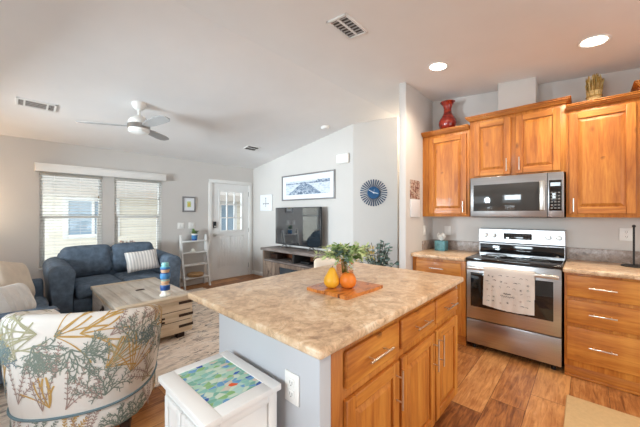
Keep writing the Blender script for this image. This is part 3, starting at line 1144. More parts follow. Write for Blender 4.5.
# laid out like the print seen on the back
layout = [
    ('kelp', 'p_olive', -.22, .60, 2.5, 1.25), ('kelp', 'p_must', .10, .72, .15, 1.0), ('sprig', 'p_sage', .06, .64, -1.5, 1.15),
    ('sprig', 'p_sage', .12, .60, 0.1, .8), ('sprig', 'p_sage', .38, .58, 1.3, 1.1), ('kelp', 'p_must', .36, .42, 1.1, 1.0), ('fern', 'p_mauve', -.10, .32, 1.7, 1.1),
    ('fern', 'p_mauve', .02, .31, 1.1, 1.0), ('sprig', 'p_sage', .22, .34, 1.4, 1.05), ('sprig', 'p_teal', -.36, .56, 1.2, .9), ('kelp', 'p_must', -.36, .38, 1.9, .8),
    ('fern', 'p_mauve', .52, .46, 1.3, 1.1), ('kelp', 'p_must', .56, .66, .9, .8), ('sprig', 'p_sage', .66, .44, 1.4, 1.0), ('fern', 'p_mauve', .24, .68, .6, .7),
    ('kelp', 'p_olive', -.34, .64, .7, 1.1), ('sprig', 'p_teal', -.46, .47, 1.5, .8), ('fern', 'p_mauve', -.36, .62, 2.2, .8), ('kelp', 'p_must', -.02, .72, .25, .9), ('sprig', 'p_sage', -.12, .68, -1.2, 1.0),
    ('kelp', 'p_olive', -.10, .74, 3.0, 1.0), ('fern', 'p_mauve', .42, .72, .3, .8), ('sprig', 'p_sage', .52, .66, -.9, .9), ('fern', 'p_mauve', -.02, .50, 1.9, .7), ('kelp', 'p_must', -.5, .62, 1.2, .9),
    ('kelp', 'p_must', .74, .62, 1.6, 1.0), ('sprig', 'p_teal', -.60, .36, 1.4, 1.0), ('kelp', 'p_olive', -.72, .6, 1.2, 1.0), ('fern', 'p_mauve', -.82, .34, 1.5, 1.0),
    ('sprig', 'p_teal', .84, .34, 1.5, .9), ('kelp', 'p_olive', .46, .31, .6, .7), ('fern', 'p_mauve', -.24, .36, 1.4, .9), ('kelp', 'p_must', .22, .50, .5, .7)]
for L_ in layout:
    motif(*L_)
for gx in range(7):
    for gz in range(2):
        x = -.95 + gx * .29 + rnd.uniform(-.05, .05)
        z = .33 + gz * .2 + rnd.uniform(-.03, .05)
        kd = (gx * 3 + gz * 5) % 7
        k_, mt_ = (('sprig', 'p_sage'), ('fern', 'p_mauve'), ('kelp', 'p_must'), ('kelp', 'p_olive'), ('sprig', 'p_sage'), ('fern', 'p_mauve'), ('sprig', 'p_teal'))[kd]
        motif(k_, mt_, x, z, PI / 2 + rnd.uniform(-.9, .9), rnd.uniform(.6, .85))
b.build('back_shell', chair, world=False, angle=60)
# base
b = MB()
def base_pt(a, z, off=0):
    r = ch_r(a) - .014 + off
    return Vector((r * math.sin(a), -r * math.cos(a), z))
NB = 64
prev = None
k0 = b.mi('chair_fab')
rg = []
for (z, off) in ((.12, -.03), (.125, -.006), (.15, .004), (.22, .004), (Z_W, -.004), (.30, -.03)):
    rg.append([b.bm.verts.new(base_pt(2 * PI * i / NB, z, off)) for i in range(NB)])
for A, B in zip(rg, rg[1:]):
    for i in range(NB):
        f = b.bm.faces.new((A[i], A[(i + 1) % NB], B[(i + 1) % NB], B[i]))
        f.material_index = k0
b.bm.faces.new(rg[0][::-1]).material_index = k0
b.bm.faces.new(rg[-1]).material_index = k0
surf_base = lambda s_, h_: base_pt(s_ / RS, h_, .0065)
lim = (.135, .255)
for (x, y, a, mat) in ((-.3, .12, 1.2, 'p_mauve'), (.02, .11, 1.3, 'p_must'), (.12, .11, 1.6, 'p_mauve'), (-.12, .12, 1.4, 'p_sage'), (.56, .11, 1.6, 'p_mauve'), (.7, .12, 1.2, 'p_must')):
    for q in (-.5, 0, .5):
        fern(b, x, y, a + q, .15, mat, surf_base, rnd, lim)
for x in (.3, .42, .8, -.45):
    for q in (-.9, -.3, .3, .9):
        sprig(b, x, .12, 1.5 + q, .06, 'p_sage', surf_base, 3, .009, .5, rnd, lim)
b.build('base', chair, world=False, angle=60)
b = MB()
b.tube([base_pt(2 * PI * i / NB, Z_W, .012) for i in range(NB + 1)], .007, 'p_teal', 8)
b.build('welt', chair, world=False)
b = MB()
b.puff(-.27, .27, -.24, .36, .30, .48, 'chair_fab', .07, (.01, .02, .03), 12)
b.build('seat_cushion', chair, world=False)
for (x, y) in ((-.26, -.24), (.26, -.24), (-.24, .26), (.24, .26)):
    b = MB()
    M = Matrix.Translation((x, y, .0085))
    b.lathe([(.022, 0), (.036, .115)], 'leg_dark', 4, M @ Matrix.Rotation(R(45), 4, 'Z'))
    b.build('leg', chair, world=False)

# ------------------------------------------------------------------ ladder shelf
t = thing('ladder_shelf', 'white A-frame ladder shelf against the wall beside the entry door', 'shelf', (2.38, 5.4, 0))
lx = (2.15, 2.62)
for x in lx:
    b = MB()
    b.prism([(5.26, 0), (5.30, 0), (5.49, .97), (5.45, .97)], x - .014, x + .014, 'white', 'X')
    b.build('front_leg', t)
    b = MB()
    b.prism([(5.50, 0), (5.53, 0), (5.49, .97), (5.46, .97)], x - .012, x + .012, 'white', 'X')
    b.build('rear_leg', t)
SH = (.86, .645, .42, .19)
for z in SH:
    yf_ = 5.28 + .19 * z / .97
    b = MB()
    b.box(lx[0] + .012, lx[1] - .012, yf_ - .02 if z < .8 else yf_ - .06, 5.515, z - .022, z, 'white', .003)
    b.build('shelf_board', t)
pot = thing('potted_plant', 'small green plant in a blue and white pot on the ladder shelf', 'plant', (2.40, 5.45, .8615))
b = MB()
b.lathe([(.042, 0), (.05, .03), (.056, .1), (.06, .125), (.05, .125), (.046, .11), (.01, .11)], 'white', 24, Matrix.Translation((2.40, 5.45, .8615)), ['t_deep', 't_blue', 'white', 'white', 'white', 'soil'])
b.build('pot', pot)
b = MB()
for k in range(70):
    a, e = random.uniform(0, 2 * PI), random.uniform(.15, 1.3)
    d = Vector((math.cos(a) * math.cos(e), math.sin(a) * math.cos(e) * .45, math.sin(e)))
    p = Vector((2.40, 5.45, .975)) + d * random.uniform(.0, .06)
    b.leaf(p, d, (0, 0, 1), random.uniform(.04, .075), .03, random.choice(['leaf', 'leaf', 'euca']))
b.build('foliage', pot, flat=True)
t = thing('shell_ornament', 'small white shell ornament on the second shelf of the ladder', 'ornament', (2.36, 5.43, .6465))
b = MB()
b.lathe([(.05, 0), (.06, .012), (.045, .02), (.01, .022)], 'petal', 18, Matrix.Translation((2.36, 5.43, .6465)))
b.build('dish', t)
b = MB()
b.puff(2.33, 2.39, 5.41, 5.45, .664, .70, 'petal', .018, (0, 0, .01), 6)
b.build('shell', t)
b = MB()
M = Matrix.Translation((2.40, 5.41, .1915))
b.lathe([(.12, 0), (.135, .02), (.14, .045), (.125, .06), (.02, .066)], 'basket', 28, M)
for k in range(3):
    b.tube([(2.40 + (.139 + .002 * k) * math.cos(2 * PI * i / 28), 5.41 + (.139 + .002 * k) * math.sin(2 * PI * i / 28), .2 + .018 * k) for i in range(29)], .006, 'basket', 6)
tag(b.build('woven_basket', None, (2.40, 5.41, .19)), 'round tan woven basket on the lowest shelf of the ladder', 'basket')

# ------------------------------------------------------------------ on the far wall
t = thing('framed_print', 'small grey framed print above the white ladder shelf', 'picture', (2.335, YW, 1.40))
b = MB()
x0, x1, z0, z1, g = 2.215, 2.46, 1.40, 1.69, .028
for (p, q, u, v) in ((x0, x0 + g, z0, z1), (x1 - g, x1, z0, z1), (x0 + g, x1 - g, z0, z0 + g), (x0 + g, x1 - g, z1 - g, z1)):
    b.box(p, q, YW - .025, YW, u, v, 'silver_frame', .004)
b.build('frame', t)
b = MB()
b.box(x0 + g, x1 - g, YW - .012, YW - .002, z0 + g, z1 - g, 'paper')
b.box(2.30, 2.375, YW - .0135, YW - .012, 1.49, 1.60, 'leaf_pale')
b.box(2.315, 2.36, YW - .0145, YW - .0135, 1.505, 1.575, 'petal_y')
b.build('print', t)
def switch(name, label, c, axis, n=1, outlet=False, wd=None, group=None):
    """plate centred at c on a wall facing -axis"""
    t = thing(name, label, 'outlet' if outlet else 'light switch', c, 0 if axis == 'Y' else R(-90), group)
    h, wd = .058, wd or (.036 + .023 * (n - 1))
    MB().box(-wd, wd, -.006, 0, -h, h, 'plate', .003).build('cover_plate', t, world=False)
    for k in range(n):
        x = (k - (n - 1) / 2) * .046
        b = MB()
        if outlet:
            for z in (-.021, .021):
                b.box(x - .016, x + .016, -.009, -.005, z - .015, z + .015, 'plate', .004)
                for dx_ in (-.007, .005):
                    b.box(x + dx_, x + dx_ + .0025, -.0095, -.0088, z - .004, z + .007, 'plate_slot')
                b.cyl((x, -.0095, z - .009), (x, -.0088, z - .009), .0025, .0025, 'plate_slot', 8)
            b.build('receptacle', t, world=False)
        else:
            b.box(x - .016, x + .016, -.011, -.005, -.032, .032, 'plate', .003)
            b.build('rocker', t, world=False)
    return t
switch('light_switch', 'white light switch plate left of the other, above the ladder shelf', (2.19, YW, 1.14), 'Y', 2)
switch('light_switch', 'white light switch plate nearer the entry door, above the ladder shelf', (2.39, YW, 1.14), 'Y', 2)

# ------------------------------------------------------------------ television wall
t = thing('tv_stand', 'grey-brown barn wood television stand with electric fireplace', 'tv stand', (3.54, 3.72, 0))
sx0, sx1, sy0, sy1, sh = 3.33, 3.77, 2.86, 4.58, .715
b = MB()
b.box(sx0 - .03, sx1, sy0 - .03, sy1 + .03, sh - .045, sh, 'barn', .004)
b.build('top', t)
b = MB()
b.box(sx0, sx1, sy1 - .035, sy1, .0, sh - .045, 'barn_v', .003)
b.box(sx0, sx1, sy0, sy0 + .035, .0, sh - .045, 'barn_v', .003)
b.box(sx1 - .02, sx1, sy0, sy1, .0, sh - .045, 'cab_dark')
b.box(sx0, sx1 - .02, sy0, sy1, .06, .085, 'barn', .003)
b.box(sx0, sx1 - .02, sy0 + .035, sy1 - .035, .47, .50, 'barn', .003)
b.box(sx0, sx1 - .02, 4.16, 4.19, .085, .47, 'barn_v', .003)
b.box(sx0, sx1 - .02, 3.25, 3.28, .085, .47, 'barn_v', .003)
b.box(sx0 + .02, sx1 - .02, 3.70, 3.75, .50, sh - .045, 'black_matte', .003)
b.box(sx0, sx0 + .03, sy0 + .035, sy1 - .035, 0, .06, 'barn', .003)
b.build('carcass', t)
for (ya, yb) in ((4.19, sy1 - .035), (sy0 + .035, 3.25)):
    b = MB()
    b.box(sx0 - .006, sx0 + .014, ya + .004, yb - .004, .09, .465, 'barn_v', .003)
    M = Matrix.Translation((sx0 - .008, (ya + yb) / 2, .28))
    for sgn in (-1, 1):
        b.box(-.006, .006, -.02, .02, -.19, .19, 'barn_v', .003, 2, M @ Matrix.Rotation(R(38 * sgn), 4, 'X'))
    b.build('barn_door', t)
b = MB()
for (ya, yb, za, zb) in ((3.28, 3.36, .09, .465), (4.08, 4.16, .09, .465), (3.36, 4.08, .40, .465), (3.36, 4.08, .09, .14)):
    b.box(sx0 - .004, sx0 + .02, ya, yb, za, zb, 'barn_v', .003)
fb = b.build('firebox_frame', t)
b = MB()
b.box(sx0 + .012, sx0 + .02, 3.36, 4.08, .14, .40, 'fire_glass')
b.build('firebox_glass', fb)
tv = thing('television', 'large flat black television on the barn wood stand', 'television', (3.60, 3.91, sh))
b = MB()
b.box(3.60, 3.64, 3.305, 4.525, .775, 1.485, 'black', .006)
b.box(3.64, 3.67, 3.6, 4.2, .85, 1.25, 'black', .01)
b.build('housing', tv)
MB().box(3.5985, 3.601, 3.315, 4.515, .79, 1.475, 'tv_glass').build('screen', tv)
for y in (3.55, 4.28):
    b = MB()
    b.prism([(3.52, sh), (3.54, sh), (3.625, .78), (3.605, .78)], y - .012, y + .012, 'silver_frame', 'Y')
    b.prism([(3.72, sh), (3.70, sh), (3.615, .78), (3.635, .78)], y - .012, y + .012, 'silver_frame', 'Y')
    b.build('foot', tv)
b = MB()
b.box(3.42, 3.56, 3.42, 3.62, .5015, .545, 'black', .006)
tag(b.build('media_box', None, (3.49, 3.52, .50)), 'small black media box in the open cubby of the television stand', 'media player')
b = MB()
b.box(3.44, 3.6, 4.28, 4.46, .5015, .60, 'leg_dark', .006)
tag(b.build('storage_box', None, (3.5, 4.37, .50)), 'small dark brown box in the left cubby of the television stand', 'box')

t = thing('panorama_picture', 'wide framed blue mountain drawing above the television', 'picture', (XW, 3.83, 1.62))
y0, y1, z0, z1, g = 3.135, 4.53, 1.622, 2.12, .026
b = MB()
for (p, q, u, v) in ((y0, y0 + g, z0, z1), (y1 - g, y1, z0, z1), (y0 + g, y1 - g, z0, z0 + g), (y0 + g, y1 - g, z1 - g, z1)):
    b.box(XW - .03, XW, p, q, u, v, 'silver_frame', .004)
b.build('frame', t)
b = MB()
b.box(XW - .014, XW - .002, y0 + g, y1 - g, z0 + g, z1 - g, 'paper')
b.box(XW - .0155, XW - .014, 3.25, 4.41, 1.73, 1.99, 'drawsky')
top = []
for i in range(25):
    y = 4.36 - 1.06 * i / 24
    u = i / 24
    top.append((y, 1.735 + .20 * math.sin(PI * min(1, u * 1.12)) ** 1.4 + .012 * noise.noise(Vector((u * 9, 0, 0)))))
b.prism([(4.36, 1.732)] + top + [(3.30, 1.732)], XW - .0172, XW - .0155, 'drawing', 'X')
ridge2 = [(4.41 - 1.16 * i / 24, 1.955 + .02 * noise.noise(Vector((i * .7, 2, 0))) + (.03 if i > 17 else 0)) for i in range(25)]
b.prism(ridge2 + [(3.25, 1.93), (4.41, 1.93)], XW - .0165, XW - .0155, 'drawing', 'X')
b.build('print', t)

b = MB()
b.box(XW - .022, XW, 4.86, 5.27, 1.43, 1.775, 'paper', .004)
b.box(XW - .0235, XW - .022, 5.06, 5.07, 1.51, 1.70, 'ink')
b.box(XW - .0235, XW - .022, 4.97, 5.16, 1.575, 1.585, 'ink')
for (y, z) in ((5.065, 1.70), (4.975, 1.58), (5.155, 1.58)):
    b.box(XW - .0235, XW - .022, y - .012, y + .012, z - .012, z + .012, 'plate_slot')
tag(b.build('cross_canvas', None, (XW, 5.06, 1.43)), 'small white canvas with a thin dark cross, left of the television', 'picture')
b = MB()
b.box(XW - .055, XW, 2.83, 3.09, 2.195, 2.36, 'plate', .025, 4)
tag(b.build('door_chime', None, (XW, 2.96, 2.2)), 'white rounded plastic chime box high on the television wall', 'chime')

# blue sunburst clock on the diagonal wall
cc = Vector((3.98, 0, 1.70))
tt_ = (cc.x - DA.x) / dn.x
cc.y = DA.y + dn.y * tt_
rzc = math.atan2(dnorm.y, dnorm.x) + R(90)
t = thing('sunburst_clock', 'round blue sunburst clock on the diagonal wall', 'clock', tuple(cc), rzc)
def clk(k, r0, r1, w0, w1, b, mat, y0=-.02, y1=-.012):
    M = Matrix.Rotation(k, 4, 'Y')
    b.prism([(-w0 / 2, r0), (w0 / 2, r0), (w1 / 2, r1), (-w1 / 2, r1)], y0, y1, mat, 'Y', M)
b = MB()
N = 32
for k in range(N):
    clk(2 * PI * k / N, .085, .215, .007, .019, b, 'blue_ray', -.012, -.004)
0 and b.tube([(.125 * math.cos(2 * PI * i / 40), -.008, .125 * math.sin(2 * PI * i / 40)) for i in range(41)], .004, 'blue_ray', 6)
b.build('sunburst_rays', t, world=False)
b = MB()
b.cyl((0, 0, 0), (0, -.03, 0), .10, .095, 'blue_clock', 40)
b.build('face', t, world=False)
for ang, L_, wd in ((-60, .10, .012), (100, .07, .014), (10, .055, .004)):
    b = MB()
    clk(R(ang), -.015, L_, wd, wd * .5, b, 'paper', -.034, -.031)
    b.build('hand', t, world=False)

# ------------------------------------------------------------------ ceiling fixtures
def on_ceiling(x, y):
    """frame on the ceiling: z axis pointing up along the ceiling's normal"""
    z = ceil_z(y)
    sl = -SL if y > RIDGE_Y else SK
    return Matrix.Translation((x, y, z)) @ Matrix.Rotation(math.atan(sl), 4, 'X')

fx, fy = 1.043, 3.852
fz = ceil_z(fy)
t = thing('ceiling_fan', 'white ceiling fan with three blades and a frosted light', 'ceiling fan', (fx, fy, fz))
M = Matrix.Translation((fx, fy, 0))
b = MB()
b.lathe([(.075, fz + .01), (.075, fz - .012), (.066, fz - .04), (.04, fz - .07), (.018, fz - .078)], 'fan_white', 28, M)
b.build('canopy_cap', t)
MB().cyl((fx, fy, fz - .075), (fx, fy, 2.495), .014, .014, 'fan_white').build('downrod', t)
b = MB()
b.lathe([(.02, 2.515), (.045, 2.50), (.085, 2.478), (.108, 2.445), (.112, 2.405)], 'fan_white', 32, M)
b.lathe([(.114, 2.408), (.116, 2.40), (.116, 2.36), (.112, 2.355)], 'brushed', 32, M)
b.build('motor_housing', t)
b = MB()
b.lathe([(.108, 2.356), (.108, 2.33), (.096, 2.312), (.06, 2.303), (.005, 2.30)], 'globe', 32, M)
b.build('light_globe', t)
for a in (151, 42, -80):
    b = MB()
    Mb = M @ Matrix.Rotation(R(a), 4, 'Z') @ Matrix.Translation((0, 0, 2.382)) @ Matrix.Rotation(R(-11), 4, 'X')
    b.prism([(.10, -.02), (.10, .02), (.16, .045), (.22, .06), (.46, .068), (.55, .058), (.595, .03), (.60, -.03), (.55, -.058), (.46, -.066), (.22, -.055), (.16, -.04)], -.004, .004, 'fan_blade', 'Z', Mb)
    b.build('blade', t)

def ceil_vent(x, y, wx, wy, label, pattern):
    t = thing('ceiling_vent', label, 'vent', (x, y, ceil_z(y)), 0)
    M = on_ceiling(x, y)
    b = MB()
    f = .02
    hx, hy = wx / 2, wy / 2
    for (p, q, u, v) in ((-hx, -hx + f, -hy, hy), (hx - f, hx, -hy, hy), (-hx, hx, -hy, -hy + f), (-hx, hx, hy - f, hy)):
        b.box(p, q, u, v, -.012, .002, 'white', .003, 2, M)
    b.build('frame', t)
    b = MB()
    b.box(-hx + f, hx - f, -hy + f, hy - f, -.003, .002, 'vent_dark', 0, 1, M)
    b.build('duct_opening', t)
    b = MB()
    if pattern == 'three':
        for (u0, u1) in ((-.5, -.28), (-.22, .24), (.30, .5)):
            pass
        n = 4
        for k in range(n):
            yy = -hy + f + (wy - 2 * f) * (k + .5) / n
            b.box(-.085, .075, yy - .011, yy + .009, -.009, -.003, 'vent_grey', .001, 1, M)
        for xx in (-.095, .085):
            b.box(xx - .008, xx + .008, -hy + f, hy - f, -.011, -.002, 'white', .001, 1, M)
        for s0_, s1_ in ((-hx + f, -.103), (.093, hx - f)):
            for k in range(4):
                u = s0_ + (s1_ - s0_) * (k + .5) / 4
                b.box(u - .003, u + .003, -hy + f, hy - f, -.009, -.003, 'vent_grey', .001, 1, M)
            for k in range(3):
                yy = -hy + f + (wy - 2 * f) * (k + .5) / 3
                b.box(s0_, s1_, yy - .003, yy + .003, -.008, -.003, 'vent_grey', .001, 1, M)
    else:
        n = 7
        for k in range(n):
            u = -hx + f + (wx - 2 * f) * (k + .5) / n
            b.box(u - .006, u + .003, -hy + f, hy - f, -.010, -.003, 'vent_grey' if pattern == 'grey' else 'vent_dark', .001, 1, M)
        b.box(-hx + f, hx - f, -.009, .009, -.011, -.003, 'white', .001, 1, M)
    b.build('louvres', t)
ceil_vent(.215, 4.43, .32, .19, 'long white ceiling vent at the left, nearest the windows', 'three')
ceil_vent(3.0, 4.45, .26, .2, 'small white ceiling vent over the entry corner', 'dark')
ceil_vent(1.80, 1.365, .29, .19, 'white ceiling vent above the kitchen island', 'grey')
t = thing('smoke_detector', 'small white round smoke detector on the slope above the television', 'smoke detector', (3.48, 3.10, ceil_z(3.1)))
b = MB()
b.lathe([(.07, .003), (.07, -.012), (.062, -.03), (.04, -.038), (.004, -.04)], 'white', 28, on_ceiling(3.48, 3.10))
b.build('housing', t)

def can_light(x, y, label, power):
    t = thing('recessed_light', label, 'ceiling light', (x, y, ceil_z(y)), 0, 'kitchen recessed lights')
    M = on_ceiling(x, y)
    b = MB()
    n = 32
    b.lathe([(.098, .002), (.098, -.004), (.09, -.008), (.078, -.004), (.074, .003)], 'white', n, M)
    b.build('trim_ring', t)
    b = MB()
    b.lathe([(.073, -.004), (.05, -.006), (.004, -.007)], 'can_glow', n, M)
    b.build('lens', t)
    d = bpy.data.lights.new('recessed_lamp', 'SPOT')
    d.energy = power
    d.color = (1, .86, .68)
    d.spot_size = R(150)
    d.spot_blend = .8
    d.shadow_soft_size = .07
    o = bpy.data.objects.new('recessed_lamp', d)
    C.objects.link(o)
    o.location = M @ Vector((0, 0, -.03))
can_light(2.833, 1.055, 'glowing recessed ceiling light nearest the partition wall', 46)
can_light(3.04, -.046, 'glowing recessed ceiling light above the right end cabinets', 54)
can_light(1.3, -.9, 'unseen recessed ceiling light added above the rear of the kitchen', 60)  # extra lamp added out of view to brighten the kitchen
t = thing('recessed_light', 'glowing recessed ceiling light in the hallway', 'ceiling light', (4.5, 1.85, ceil_z(1.85)))
MB().lathe([(.09, .002), (.09, -.006), (.07, -.006), (.004, -.007)], 'can_glow', 24, on_ceiling(4.5, 1.85)).build('lens', t)
d = bpy.data.lights.new('hall_lamp', 'POINT')
d.energy = 18
d.color = (1, .82, .6)
d.shadow_soft_size = .08
o = bpy.data.objects.new('hall_lamp', d)
C.objects.link(o)
o.location = (4.5, 1.85, ceil_z(1.85) - .15)

# floor lamp beside the window wall, just left of the picture
t = thing('floor_lamp', 'lit floor lamp with a fabric shade in the corner by the window', 'lamp', (-.62, 5.28, 0))
b = MB()
b.lathe([(.13, 0), (.13, .015), (.02, .03), (.012, .05), (.012, 1.15)], 'brushed', 24, Matrix.Translation((-.62, 5.28, 0)))
b.build('stand', t)
b = MB()
b.lathe([(.19, 1.02), (.15, 1.3), (.147, 1.3), (.187, 1.02)], 'shade', 28, Matrix.Translation((-.62, 5.28, 0)))
b.build('lamp_shade', t)
d = bpy.data.lights.new('floor_lamp_bulb', 'POINT')
d.energy = 14
d.color = (1, .78, .54)
d.shadow_soft_size = .06
o = bpy.data.objects.new('floor_lamp_bulb', d)
C.objects.link(o)
o.location = (-.62, 5.28, 1.36)

# ------------------------------------------------------------------ kitchen cabinets
def pull(parent, p, L, vertical, r=.0052):
    b = MB()
    x, y, z = p
    d = Vector((0, 0, 1)) if vertical else Vector((1, 0, 0))
    c = Vector((x, y - .032, z))
    b.cyl(c - d * L / 2, c + d * L / 2, r, r, 'steel_pull', 12)
    for s_ in (-1, 1):
        e = c + d * (L * .31) * s_
        b.cyl(e, Vector((e.x, y, e.z)), r * .8, r * .8, 'steel_pull', 10)
    return b.build('handle', parent, world=False)

def panel_door(t, name, x0, x1, z0, z1, hand, y=0, th=.02):
    """raised panel door, local frame (front faces -y)"""
    b = MB()
    f = .058
    yf_ = y - th
    b.box(x0, x0 + f, yf_, y, z0, z1, 'cab_v', .005, 2)
    b.box(x1 - f, x1, yf_, y, z0, z1, 'cab_v', .005, 2)
    b.box(x0 + f, x1 - f, yf_, y, z0, z0 + f, 'cab_h', .005, 2)
    b.box(x0 + f, x1 - f, yf_, y, z1 - f, z1, 'cab_h', .005, 2)
    b.box(x0 + f - .002, x1 - f + .002, y - .006, y, z0 + f - .002, z1 - f + .002, 'cab_v')
    # raised field with a broad bevel
    a0, a1, c0, c1 = x0 + f + .008, x1 - f - .008, z0 + f + .008, z1 - f - .008
    bw = .024
    O = [(a0, c0), (a1, c0), (a1, c1), (a0, c1)]
    I = [(a0 + bw, c0 + bw), (a1 - bw, c0 + bw), (a1 - bw, c1 - bw), (a0 + bw, c1 - bw)]
    k = b.mi('cab_v')
    vo = [b.bm.verts.new((p[0], y - .007, p[1])) for p in O]
    vi = [b.bm.verts.new((p[0], y - .017, p[1])) for p in I]
    for i in range(4):
        b.bm.faces.new((vo[i], vo[(i + 1) % 4], vi[(i + 1) % 4], vi[i])).material_index = k
    b.bm.faces.new(vi).material_index = k
    o = b.build(name, t, world=False, angle=20)
    if hand:
        side, zc, L = hand
        x = x0 + .032 if side == 'l' else x1 - .032
        pull(o, (x, yf_, zc), L, True)
    return o

def drawer_front(t, x0, x1, z0, z1, y=0, L=.16):
    b = MB()
    b.box(x0, x1, y - .02, y, z0, z1, 'cab_h', .009, 3)
    o = b.build('drawer', t, world=False, angle=25)
    if L:
        pull(o, ((x0 + x1) / 2, y - .02, (z0 + z1) / 2), L, False)
    return o

def cabinet(label, loc, rz, wd, d, z0, z1, toe=False, crown=0, cat='cabinet', name='kitchen_cabinet', group=None, ends=(1, 1), stile=None):
    t = thing(name, label, cat, loc, rz, group)
    b = MB()
    zb = z0 + (.095 if toe else 0)
    b.box(0, wd, .0, d, zb, z1, 'cab_v', .002)
    b.build('carcass', t, world=False)
    if toe:
        b = MB()
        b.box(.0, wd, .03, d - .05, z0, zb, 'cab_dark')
        b.box(.0, wd, .018, .03, z0, z0 + .09, 'cab_h', .003)
        b.box(.0, wd, .006, .02, z0, z0 + .022, 'cab_h', .006)
        b.build('toe_kick', t, world=False)
    if crown:
        b = MB()
        steps = ((0.010, .020, .008), (.020, .032, .020), (.032, .044, .034), (.044, .053, .042))
        e0, e1 = ends
        for (a, c, o_) in steps:
            b.box(-o_ * e0, wd + o_ * e1, -o_ - .02, d - .01, z1 - .022 + a, z1 - .022 + c, 'cab_h', .005, 2)
        b.build('crown_moulding', t, world=False)
    return t

RZ = R(-90)
XF = 3.17
# base cabinet left of the range
c = cabinet('alder base cabinet between the range and the partition wall', (XF + .02, 1.478, 0), RZ, .57, .598, 0, .872, True)
drawer_front(c, .045, .53, .695, .845, 0, .15)
panel_door(c, 'door', .045, .53, .115, .66, ('r', .54, .16))
# base with drawers right of the range
c = cabinet('alder base cabinet with three drawers right of the range', (XF + .02, .133, 0), RZ, .47, .598, 0, .872, True)
drawer_front(c, .014, .448, .675, .855, 0, .16)
drawer_front(c, .014, .448, .455, .65, 0, .16)
drawer_front(c, .014, .448, .15, .428, 0, .16)
c = cabinet('alder base cabinet with a door past the drawer cabinet', (XF + .02, -.34, 0), RZ, .60, .598, 0, .872, True)
drawer_front(c, .02, .58, .675, .855, 0, .16)
panel_door(c, 'door', .02, .58, .115, .65, ('l', .54, .16))
# countertops
def worktop(name, label, x0, x1, y0, y1, zt, th, org, splash=None):
    t = thing(name, label, 'countertop', org)
    b = MB()
    b.box(x0, x1, y0, y1, zt - th, zt, 'counter', .012, 4)
    b.build('top', t)
    if splash:
        b = MB()
        for s_ in splash:
            b.box(*s_, zt - .002, 1.03, 'splash', .004)
        b.build('backsplash', t)
    return t
worktop('countertop', 'beige laminate countertop left of the range', 3.135, XW, .908, 1.479, .914, .04, (3.45, 1.2, .874), [(XW - .02, XW, .908, 1.479), (3.45, XW - .02, 1.461, 1.479)])
worktop('countertop', 'beige laminate countertop right of the range', 3.135, XW, -.95, .142, .914, .04, (3.45, -.3, .874), [(XW - .02, XW, -.95, .142)])
# uppers
UX = 3.47
UD = XW - UX - .004
c = cabinet('single door alder wall cabinet under the red vase', (UX, 1.478, 0), RZ, .532, UD, 1.33, 2.315, False, 1, ends=(0, 0))
panel_door(c, 'door', .085, .505, 1.362, 2.262, ('r', 1.44, .12))
c = cabinet('double door alder wall cabinet above the microwave', (UX, .944, 0), RZ, .81, UD, 1.745, 2.39, False, 1, ends=(.9, .9))
panel_door(c, 'door', .045, .385, 1.765, 2.345, ('r', 1.86, .13))
panel_door(c, 'door', .428, .775, 1.765, 2.345, ('l', 1.86, .13))
c = cabinet('wide alder wall cabinet under the dried wheat bundle', (UX, .133, 0), RZ, .455, UD, 1.33, 2.315, False, 1, ends=(0, 0))
panel_door(c, 'door', .02, .435, 1.362, 2.268, ('l', 1.44, .12))
c = cabinet('taller alder wall cabinet at the right edge of the picture', (UX, -.323, 0), RZ, .6, UD, 1.33, 2.40, False, 1, ends=(.9, .9))
panel_door(c, 'door', .03, .57, 1.365, 2.355, ('l', 1.44, .12))
b = MB()
b.box(3.56, XW, .365, .69, 2.33, ceil_z(.5) + .02, 'wall', .004)
tag(b.build('vent_chase', None, (3.66, .5, 2.33)), 'white boxed vent chase rising from the cabinets to the ceiling', 'vent chase', None, 'structure')

# range
RX = 3.19
t = thing('kitchen_range', 'stainless steel electric range with a black glass cooktop', 'stove', (3.47, .525, 0))
ry0, ry1 = .148, .902
b = MB()
b.box(RX + .03, XW - .02, ry0, ry1, .035, .895, 'black', .004)
b.build('body', t)
b = MB()
b.box(RX - .012, XW - .07, ry0 - .002, ry1 + .002, .893, .918, 'oven_glass', .006, 3)
for (x, y, r_) in ((3.33, .34, .10), (3.33, .71, .085), (3.57, .34, .075), (3.57, .71, .10)):
    b.tube([(x + r_ * math.cos(2 * PI * i / 36), y + r_ * math.sin(2 * PI * i / 36), .9183) for i in range(37)], .0012, 'plate_slot', 4)
b.build('cooktop', t)
b = MB()
b.prism([(3.70, .918), (3.70, 1.035), (3.675, 1.05), (3.69, 1.19), (3.72, 1.20), (XW - .01, 1.20), (XW - .01, .90), (3.70, .90)], ry0, ry1, 'steel', 'Y')
b.build('backguard', t, angle=20)
b = MB()
b.box(3.692, 3.702, ry0 + .006, ry1 - .006, .925, 1.025, 'oven_glass', .003)
b.build('lower_trim', t)
nrmx = Vector((-1, 0, .18)).normalized()
b = MB()
Mg = Matrix.Translation((3.680, .525, 1.12)) @ Matrix.Rotation(R(10), 4, 'Y')
b.box(-.006, .004, -.115, .135, -.032, .032, 'oven_glass', .003, 2, Mg)
for k in range(9):
    yy = -.09 + k * .025
    for zz in (-.014, .012):
        b.box(-.0068, -.006, yy - .006, yy + .006, zz - .002, zz + .002, 'plate_slot', 0, 1, Mg)
b.build('display', t)
for y in (.835, .755, .275, .195):
    b = MB()
    p = Vector((3.682, y, 1.12))
    b.cyl(p, p + nrmx * .012, .027, .027, 'steel', 20)
    b.cyl(p + nrmx * .012, p + nrmx * .036, .021, .018, 'steel_pull', 20)
    b.build('knob', t)
b = MB()
b.box(RX, RX + .03, ry0 + .003, ry1 - .003, .305, .885, 'steel', .005)
